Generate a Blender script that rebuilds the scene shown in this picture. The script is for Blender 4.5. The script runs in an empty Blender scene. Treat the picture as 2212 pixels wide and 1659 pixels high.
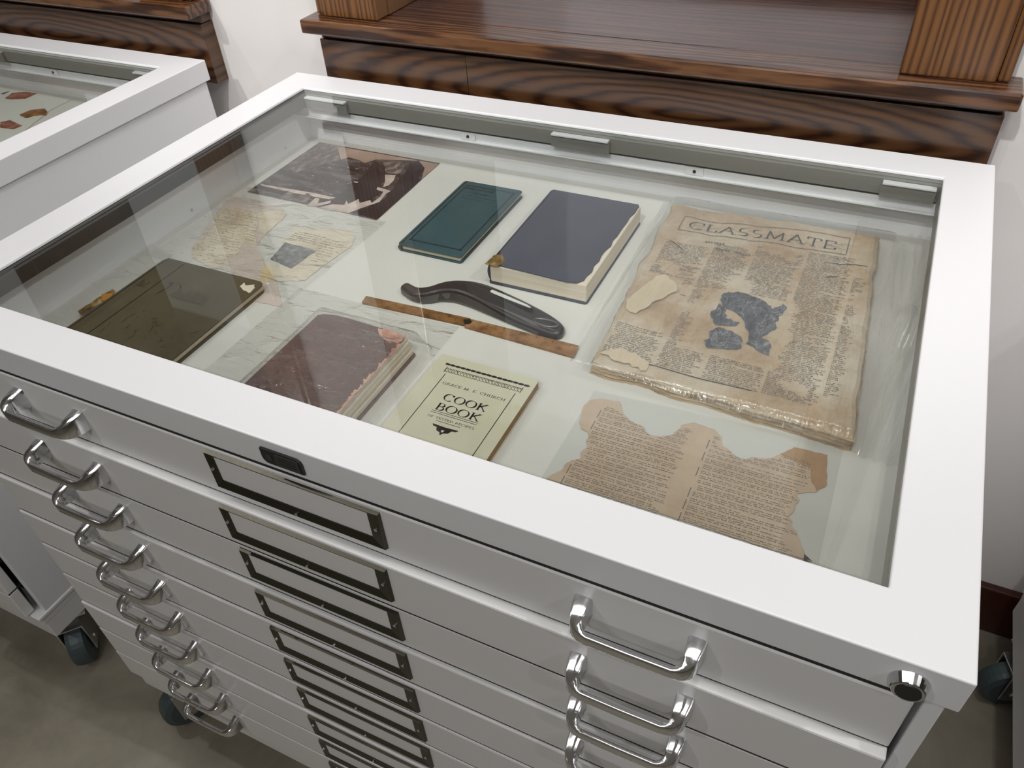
import bpy, bmesh, math, random
from mathutils import Vector, Matrix, noise
SC = bpy.context.scene
COL = SC.collection
H = 0.90            # cabinet height; the floor is z = 0

# ------------------------------------------------------------------ camera
cam = bpy.data.cameras.new('camera'); co = bpy.data.objects.new('camera', cam); COL.objects.link(co)
cam.sensor_width = 36; cam.lens = 36 * 1686.70 / 2212; cam.clip_start = 0.01
R_ = ((0.90292, -0.24779, 0.35118), (0.42688, 0.61209, -0.66567), (-0.05001, 0.75096, 0.65845))
co.matrix_world = Matrix([list(R_[0]) + [0.90557], list(R_[1]) + [-0.31207], list(R_[2]) + [0.44657 + H], [0, 0, 0, 1]])
SC.camera = co

# ------------------------------------------------------------------ world, lights, exposure
w = bpy.data.worlds.new('world'); SC.world = w; w.use_nodes = True
w.node_tree.nodes['Background'].inputs[0].default_value = (1, 0.98, 0.96, 1)
w.node_tree.nodes['Background'].inputs[1].default_value = 0.13
SC.view_settings.view_transform = 'Standard'; SC.view_settings.look = 'None'
SC.view_settings.gamma = 1.0; SC.view_settings.use_curve_mapping = False
SC.view_settings.exposure = -0.03

def aim(o, t):
    o.rotation_euler = (Vector(t) - o.location).to_track_quat('-Z', 'Y').to_euler()
def area(loc, tgt, sx, sy, power, col=(1, .97, .93)):
    l = bpy.data.lights.new('ceiling_or_fill_light', 'AREA'); l.shape = 'RECTANGLE'; l.size = sx; l.size_y = sy; l.energy = power; l.color = col
    o = bpy.data.objects.new('ceiling_or_fill_light', l); COL.objects.link(o); o.location = loc; aim(o, tgt); return o
def spot(loc, tgt, power, ang, blend=.5, rad=.03, col=(1, .96, .91)):
    l = bpy.data.lights.new('track_or_wash_spot', 'SPOT'); l.energy = power; l.spot_size = math.radians(ang); l.spot_blend = blend; l.shadow_soft_size = rad; l.color = col
    o = bpy.data.objects.new('track_or_wash_spot', l); COL.objects.link(o); o.location = loc; aim(o, tgt); return o
WARM = (1, .985, .972)
area((0.35, 0.16, 2.84), (0.35, 0.16, 0), 2.6, 0.45, 13, WARM)
area((0.9, -2.6, 2.84), (0.9, -2.6, 0), 2.0, 0.3, 20, WARM)  # added fill lamp, lifts the drawer fronts
spot((2.35, 0.12, 2.78), (0.75, 0.35, 0.9), 52, 60, .6, .03, WARM)
spot((-1.05, -0.02, 2.78), (0.10, 0.30, 0.9), 24, 62, .6, .03, WARM)
spot((0.95, 0.05, 2.78), (0.45, 0.35, 0.9), 19, 66, .7, .03, WARM)
spot((1.05, -1.45, 2.7), (0.9, 0.0, 0.55), 25, 62, .6, .015, WARM)
spot((-0.35, -1.45, 2.7), (0.3, 0.0, 0.55), 24, 62, .6, .015, WARM)
spot((2.5, -0.95, 2.7), (1.0, 0.1, 0.6), 20, 60, .6, .015, WARM)
spot((0.55, -1.15, 2.75), (0.55, 0.95, 1.45), 100, 54, .5, .04, WARM)  # added wall wash, brightens the back wall and oak case
spot((-0.75, -1.15, 2.75), (-0.6, 0.95, 1.45), 84, 54, .5, .04, WARM)  # added wall wash for the left case and its wall

# ------------------------------------------------------------------ materials
def nt(name):
    m = bpy.data.materials.new(name); m.use_nodes = True; t = m.node_tree
    return m, t, t.nodes['Principled BSDF']
def N(t, typ, **kw):
    n = t.nodes.new(typ)
    for k, v in kw.items():
        if k in n.inputs.keys(): n.inputs[k].default_value = v
        else: setattr(n, k, v)
    return n
def ramp(t, stops, interp='LINEAR'):
    n = t.nodes.new('ShaderNodeValToRGB'); cr = n.color_ramp; cr.interpolation = interp
    while len(cr.elements) < len(stops): cr.elements.new(0.5)
    for e, (p, c) in zip(cr.elements, stops): e.position = p; e.color = (*c, 1)
    return n
def texco(t, scale=(1, 1, 1), loc=(0, 0, 0), rot=(0, 0, 0)):
    tc = N(t, 'ShaderNodeTexCoord'); mp = N(t, 'ShaderNodeMapping')
    mp.inputs['Location'].default_value = loc; mp.inputs['Scale'].default_value = scale; mp.inputs['Rotation'].default_value = rot
    t.links.new(tc.outputs['Object'], mp.inputs[0]); return mp
def flat(name, c, rough=.5, metal=0., spec=.5, coat=0.):
    m, t, b = nt(name)
    b.inputs['Base Color'].default_value = (*c, 1); b.inputs['Roughness'].default_value = rough
    b.inputs['Metallic'].default_value = metal; b.inputs['Specular IOR Level'].default_value = spec
    b.inputs['Coat Weight'].default_value = coat; b.inputs['Coat Roughness'].default_value = .1
    # a little procedural unevenness in every surface
    mp = texco(t, (30, 30, 30)); n = N(t, 'ShaderNodeTexNoise', Scale=6., Detail=3.)
    t.links.new(mp.outputs[0], n.inputs['Vector'])
    r = N(t, 'ShaderNodeMapRange'); r.inputs[3].default_value = max(0, rough - .03); r.inputs[4].default_value = rough + .03
    t.links.new(n.outputs['Fac'], r.inputs[0]); t.links.new(r.outputs[0], b.inputs['Roughness'])
    return m
def mottled(name, stops, scale=(8, 8, 8), nscale=1., detail=6., rough=.8, bump=0., spec=.3, dist=0.):
    m, t, b = nt(name)
    mp = texco(t, scale); n = N(t, 'ShaderNodeTexNoise', Scale=nscale, Detail=detail, Roughness=.65, Distortion=dist)
    t.links.new(mp.outputs[0], n.inputs['Vector']); r = ramp(t, stops)
    t.links.new(n.outputs['Fac'], r.inputs[0]); t.links.new(r.outputs[0], b.inputs['Base Color'])
    b.inputs['Roughness'].default_value = rough; b.inputs['Specular IOR Level'].default_value = spec
    if bump:
        bp = N(t, 'ShaderNodeBump', Strength=.6, Distance=bump); t.links.new(n.outputs['Fac'], bp.inputs['Height']); t.links.new(bp.outputs[0], b.inputs['Normal'])
    return m
def see_through(name, tint, haze, hazecol, rough=.02, ior=1.5, bumpscale=0, bumpdist=.002, stretch=(1, 1, 1), gloss=1.0):
    m = bpy.data.materials.new(name); m.use_nodes = True; t = m.node_tree
    t.nodes.remove(t.nodes['Principled BSDF']); out = t.nodes['Material Output']
    tr = N(t, 'ShaderNodeBsdfTransparent'); tr.inputs[0].default_value = (*tint, 1)
    df = N(t, 'ShaderNodeBsdfDiffuse'); df.inputs[0].default_value = (*hazecol, 1)
    gl = N(t, 'ShaderNodeBsdfGlossy'); gl.inputs['Roughness'].default_value = rough; gl.inputs[0].default_value = (gloss, gloss, gloss, 1)
    # Schlick reflectance, the same from either side of the sheet
    lw = N(t, 'ShaderNodeLayerWeight'); pw = N(t, 'ShaderNodeMath', operation='POWER'); pw.inputs[1].default_value = 5.
    r0 = ((ior - 1) / (ior + 1)) ** 2
    fr = N(t, 'ShaderNodeMath', operation='MULTIPLY_ADD'); fr.inputs[1].default_value = 1 - r0; fr.inputs[2].default_value = r0
    t.links.new(lw.outputs['Facing'], pw.inputs[0]); t.links.new(pw.outputs[0], fr.inputs[0])
    a = N(t, 'ShaderNodeMixShader'); a.inputs[0].default_value = haze
    b = N(t, 'ShaderNodeMixShader')
    t.links.new(tr.outputs[0], a.inputs[1]); t.links.new(df.outputs[0], a.inputs[2])
    t.links.new(fr.outputs[0], b.inputs[0]); t.links.new(a.outputs[0], b.inputs[1]); t.links.new(gl.outputs[0], b.inputs[2])
    t.links.new(b.outputs[0], out.inputs[0])
    if bumpscale:
        mp = texco(t, stretch); n = N(t, 'ShaderNodeTexNoise', Scale=float(bumpscale), Detail=4., Distortion=.6)
        t.links.new(mp.outputs[0], n.inputs['Vector']); bp = N(t, 'ShaderNodeBump', Strength=1., Distance=bumpdist)
        t.links.new(n.outputs['Fac'], bp.inputs['Height'])
        for x in (gl, df, lw): t.links.new(bp.outputs[0], x.inputs['Normal'])
    return m
def oak(name, center, ax, rings, warp=.35, stops=None, rough=.28, swap=False, pores=1.0, wscale=3.0, coat=.35):
    """stained oak: growth rings around an axis point `center`, squeezed by `ax`; coords are the object's metres"""
    m, t, b = nt(name); L = t.links.new
    mp = texco(t, ax, [-c * a for c, a in zip(center, ax)])
    nz = N(t, 'ShaderNodeTexNoise', Scale=wscale, Detail=3., Roughness=.5)
    L(mp.outputs[0], nz.inputs['Vector'])
    sub = N(t, 'ShaderNodeVectorMath', operation='SUBTRACT'); sub.inputs[1].default_value = (.5, .5, .5); L(nz.outputs['Color'], sub.inputs[0])
    sc = N(t, 'ShaderNodeVectorMath', operation='SCALE'); sc.inputs['Scale'].default_value = warp; L(sub.outputs[0], sc.inputs[0])
    ad = N(t, 'ShaderNodeVectorMath', operation='ADD'); L(mp.outputs[0], ad.inputs[0]); L(sc.outputs[0], ad.inputs[1])
    ln = N(t, 'ShaderNodeVectorMath', operation='LENGTH'); L(ad.outputs[0], ln.inputs[0])
    mu = N(t, 'ShaderNodeMath', operation='MULTIPLY'); mu.inputs[1].default_value = rings; L(ln.outputs['Value'], mu.inputs[0])
    sn = N(t, 'ShaderNodeMath', operation='SINE'); L(mu.outputs[0], sn.inputs[0])
    mr = N(t, 'ShaderNodeMapRange'); mr.inputs[1].default_value = -1; mr.inputs[2].default_value = 1; L(sn.outputs[0], mr.inputs[0])
    st = (6, 60, 60) if ax[0] <= ax[2] else (90, 60, 5)
    mp2 = texco(t, st); n2 = N(t, 'ShaderNodeTexNoise', Scale=4., Detail=6., Roughness=.7); L(mp2.outputs[0], n2.inputs['Vector'])
    mx = N(t, 'ShaderNodeMix', data_type='FLOAT'); mx.inputs[0].default_value = .42 * pores; L(mr.outputs[0], mx.inputs[2]); L(n2.outputs['Fac'], mx.inputs[3])
    rp = ramp(t, stops or [(.16, (.010, .003, .0015)), (.36, (.05, .016, .006)), (.60, (.115, .042, .014)), (.88, (.19, .08, .028))])
    L(mx.outputs[0], rp.inputs[0]); L(rp.outputs[0], b.inputs['Base Color'])
    b.inputs['Roughness'].default_value = rough; b.inputs['Coat Weight'].default_value = coat; b.inputs['Coat Roughness'].default_value = .18
    bp = N(t, 'ShaderNodeBump', Strength=.25, Distance=.0006); L(mx.outputs[0], bp.inputs['Height']); L(bp.outputs[0], b.inputs['Normal'])
    return m
M = {}
M['paint'] = flat('white_powder_coat', (.80, .80, .815), .36)
M['paint_front'] = flat('white_powder_coat_drawers', (.76, .755, .75), .30)
M['gasket'] = flat('grey_lid_flange', (.22, .22, .20), .45)
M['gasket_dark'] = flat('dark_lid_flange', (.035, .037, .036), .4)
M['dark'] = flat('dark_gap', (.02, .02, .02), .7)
M['wall'] = mottled('wall_paint', [(.3, (.74, .71, .69)), (.7, (.77, .745, .725))], (3, 3, 3), rough=.85)
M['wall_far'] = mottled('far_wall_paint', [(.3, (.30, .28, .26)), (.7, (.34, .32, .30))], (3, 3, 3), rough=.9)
M['ceil'] = flat('ceiling_paint', (.7, .69, .67), .9)
M['chrome'] = flat('chrome', (.70, .70, .71), .11, 1.)
M['steel'] = flat('brushed_steel', (.6, .6, .6), .3, 1.)
M['dark_metal'] = flat('dark_reflection_metal', (.085, .078, .062), .36, 1.)  # label holders: reflection of a dark floor put into the metal colour
M['lining'] = mottled('tray_lining', [(.3, (.62, .605, .56)), (.7, (.66, .645, .60))], (6, 6, 6), rough=.9, spec=.1)
M['glass'] = see_through('display_glass', (.955, .968, .962), 0., (1, 1, 1), .0, 1.52)
M['film'] = see_through('polyester_film', (.95, .955, .95), .085, (.75, .77, .78), .05, 1.5, 0)
M['film_crinkled'] = see_through('crinkled_film', (.95, .95, .945), .08, (.72, .71, .66), .10, 1.45, 9, .012, (2, 5, 1))
M['film_ribbed'] = see_through('rippled_plastic_bag', (.95, .95, .945), .05, (.7, .72, .74), .17, 1.75, 7, .010, (8, 1.2, 1))
M['rubber'] = flat('teal_grey_rubber', (.050, .070, .074), .45)
M['black'] = flat('black_plastic', (.012, .012, .013), .35)
M['badge'] = flat('badge_grey', (.035, .04, .035), .4)
M['ink'] = flat('black_ink', (.018, .016, .015), .7, spec=.2)
M['ink_faded'] = flat('faded_ink', (.16, .135, .105), .85, spec=.1)
M['ink_grey'] = flat('pale_grey_ink', (.30, .30, .31), .8, spec=.1)
M['ink_brown'] = flat('brown_handwriting', (.22, .15, .08), .85, spec=.1)
M['teal_dark'] = flat('dark_teal_stamp', (.004, .022, .03), .5)
M['pages'] = mottled('page_block', [(.3, (.55, .46, .33)), (.7, (.70, .62, .48))], (4, 4, 500), rough=.9)
M['pages_pale'] = mottled('pale_page_block', [(.3, (.62, .53, .40)), (.7, (.78, .71, .58))], (4, 4, 500), rough=.9)
M['teal_cloth'] = mottled('teal_cloth', [(.3, (.024, .068, .080)), (.7, (.036, .086, .098))], (20, 20, 20), rough=.55)
M['blue_cloth'] = mottled('slate_blue_cloth', [(.3, (.036, .040, .062)), (.7, (.052, .057, .082))], (25, 25, 25), rough=.6)
M['green_cloth'] = mottled('olive_brown_cloth', [(.3, (.070, .056, .028)), (.55, (.095, .080, .046)), (.75, (.14, .105, .055))], (9, 9, 9), rough=.55)
M['green_dark'] = flat('dark_olive_stamp', (.018, .014, .007), .5)
M['maroon'] = mottled('maroon_leather', [(.3, (.055, .012, .010)), (.6, (.095, .025, .022)), (.8, (.15, .05, .045))], (12, 12, 12), rough=.5)
M['maroon_dark'] = flat('maroon_blind_stamp', (.03, .009, .008), .5)
M['worn_pink'] = mottled('worn_leather', [(.35, (.40, .15, .10)), (.55, (.62, .34, .25)), (.75, (.72, .46, .34))], (60, 60, 60), rough=.8)
M['cook'] = mottled('pale_green_paper', [(.25, (.52, .50, .34)), (.5, (.58, .555, .42)), (.75, (.62, .59, .47))], (14, 14, 14), rough=.75)
M['cook_side'] = flat('browned_page_edge', (.30, .17, .08), .8)
M['news'] = mottled('yellowed_newsprint', [(.28, (.33, .19, .09)), (.43, (.52, .38, .24)), (.56, (.62, .52, .39)), (.72, (.72, .64, .52))], (9, 9, 9), rough=.85, detail=8.)
M['news_side'] = mottled('newsprint_edges', [(.3, (.20, .12, .06)), (.5, (.50, .38, .24)), (.7, (.72, .60, .44))], (18, 18, 420), rough=.85)
M['news_fold'] = mottled('newsprint_fold', [(.3, (.60, .48, .32)), (.7, (.72, .60, .42))], (12, 12, 12), rough=.8)
M['hymn'] = mottled('browned_page', [(.25, (.46, .31, .19)), (.5, (.58, .43, .30)), (.75, (.65, .51, .37))], (16, 16, 16), rough=.85)
M['hymn_stain'] = mottled('tobacco_stain', [(.3, (.36, .20, .08)), (.7, (.48, .29, .14))], (30, 30, 30), rough=.85)
M['letter'] = mottled('cream_letter_paper', [(.3, (.50, .40, .27)), (.5, (.68, .60, .46)), (.75, (.74, .69, .58))], (18, 18, 18), rough=.85)
M['letter_pink'] = mottled('pinkish_backing_paper', [(.3, (.56, .48, .42)), (.7, (.62, .54, .48))], (10, 10, 10), rough=.85)
M['letter_yellow'] = mottled('yellow_stain', [(.3, (.58, .44, .18)), (.7, (.68, .56, .34))], (60, 60, 60), rough=.85)
M['halftone'] = mottled('halftone_grey', [(.35, (.04, .045, .05)), (.5, (.12, .13, .14)), (.7, (.35, .36, .36))], (90, 90, 90), rough=.7)
M['illus'] = mottled('illustration_blue_grey', [(.32, (.028, .030, .040)), (.48, (.075, .08, .095)), (.60, (.15, .155, .17)), (.72, (.36, .36, .36))], (75, 40, 75), rough=.75, dist=1.5)
M['ph_dark'] = mottled('photo_dark', [(.36, (.012, .008, .010)), (.5, (.040, .030, .032)), (.66, (.14, .11, .11))], (26, 80, 60), rough=.25, spec=.6)
M['ph_black'] = mottled('photo_black', [(.3, (.008, .005, .008)), (.7, (.028, .018, .024))], (60, 60, 60), rough=.25, spec=.6)
M['ph_mid'] = mottled('photo_mid', [(.35, (.03, .022, .022)), (.5, (.11, .085, .08)), (.65, (.30, .24, .22))], (120, 60, 60), rough=.3, spec=.6)
M['ph_sky'] = mottled('photo_sky', [(.3, (.30, .20, .15)), (.7, (.42, .30, .25))], (20, 20, 20), rough=.3)
M['ph_light'] = mottled('photo_highlight', [(.3, (.42, .32, .28)), (.7, (.66, .55, .49))], (60, 60, 60), rough=.3)
M['razor'] = flat('dark_tool_metal', (.018, .012, .011), .33, .0, .6, .3)
M['razor_grey'] = flat('worn_tool_metal', (.13, .125, .12), .32, .6)
M['ruler'] = mottled('boxwood_ruler', [(.32, (.06, .022, .005)), (.46, (.17, .075, .018)), (.68, (.29, .15, .045))], (60, 90, 90), rough=.5)
M['ruler2'] = mottled('boxwood_ruler_pale', [(.32, (.12, .05, .015)), (.46, (.24, .12, .045)), (.68, (.37, .20, .095))], (60, 90, 90), rough=.5)
M['scrap'] = mottled('torn_spine_cloth', [(.35, (.03, .022, .012)), (.5, (.20, .12, .03)), (.7, (.5, .36, .2))], (70, 70, 70), rough=.8)
M['orange'] = flat('orange_thread', (.45, .19, .03), .7)
M['print_white'] = flat('white_print_paper', (.66, .66, .60), .6)
M['print_red'] = mottled('red_print', [(.3, (.08, .02, .012)), (.55, (.28, .09, .05)), (.75, (.5, .3, .22))], (60, 60, 60), rough=.6)
M['print_brown'] = mottled('brown_print', [(.35, (.05, .02, .006)), (.5, (.25, .10, .02)), (.7, (.46, .24, .05))], (50, 50, 50), rough=.6)
M['floor'] = mottled('stained_concrete', [(.25, (.13, .115, .085)), (.45, (.20, .18, .138)), (.6, (.245, .222, .172)), (.8, (.31, .285, .225))], (1, 1, 1), 5., 12., .42, .0008, .4, .4)
M['baseboard'] = flat('dark_red_brown_baseboard', (.05, .014, .008), .35)
ST = [(.10, (.014, .005, .002)), (.24, (.032, .011, .004)), (.38, (.064, .025, .009)), (.85, (.105, .046, .017))]
M['oak_base'] = oak('oak_base_board', (.66, 0, .005), (2.2, .2, 16), 46, .34, stops=ST, wscale=1.5)
M['oak_ledge'] = oak('oak_ledge', (.1, .6, .05), (1.6, 14, 14), 40, .5, stops=[(.15, (.02, .006, .003)), (.4, (.055, .020, .008)), (.65, (.105, .042, .016)), (.9, (.165, .075, .031))])
M['oak_deck'] = oak('oak_shelf_deck', (.5, .25, .0), (.55, 7, .2), 60, .6, stops=[(.15, (.016, .005, .003)), (.4, (.045, .014, .007)), (.7, (.075, .025, .011)), (.9, (.10, .036, .016))], rough=.34, coat=.55)
M['oak_stile'] = oak('oak_stile', (.30, 0, -.6), (13, 1, .55), 52, .34, stops=[(.10, (.03, .011, .004)), (.24, (.085, .033, .011)), (.42, (.14, .058, .018)), (.88, (.20, .09, .030))])
M['case_back'] = flat('pale_grey_back_panel', (.78, .80, .84), .6)

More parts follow.
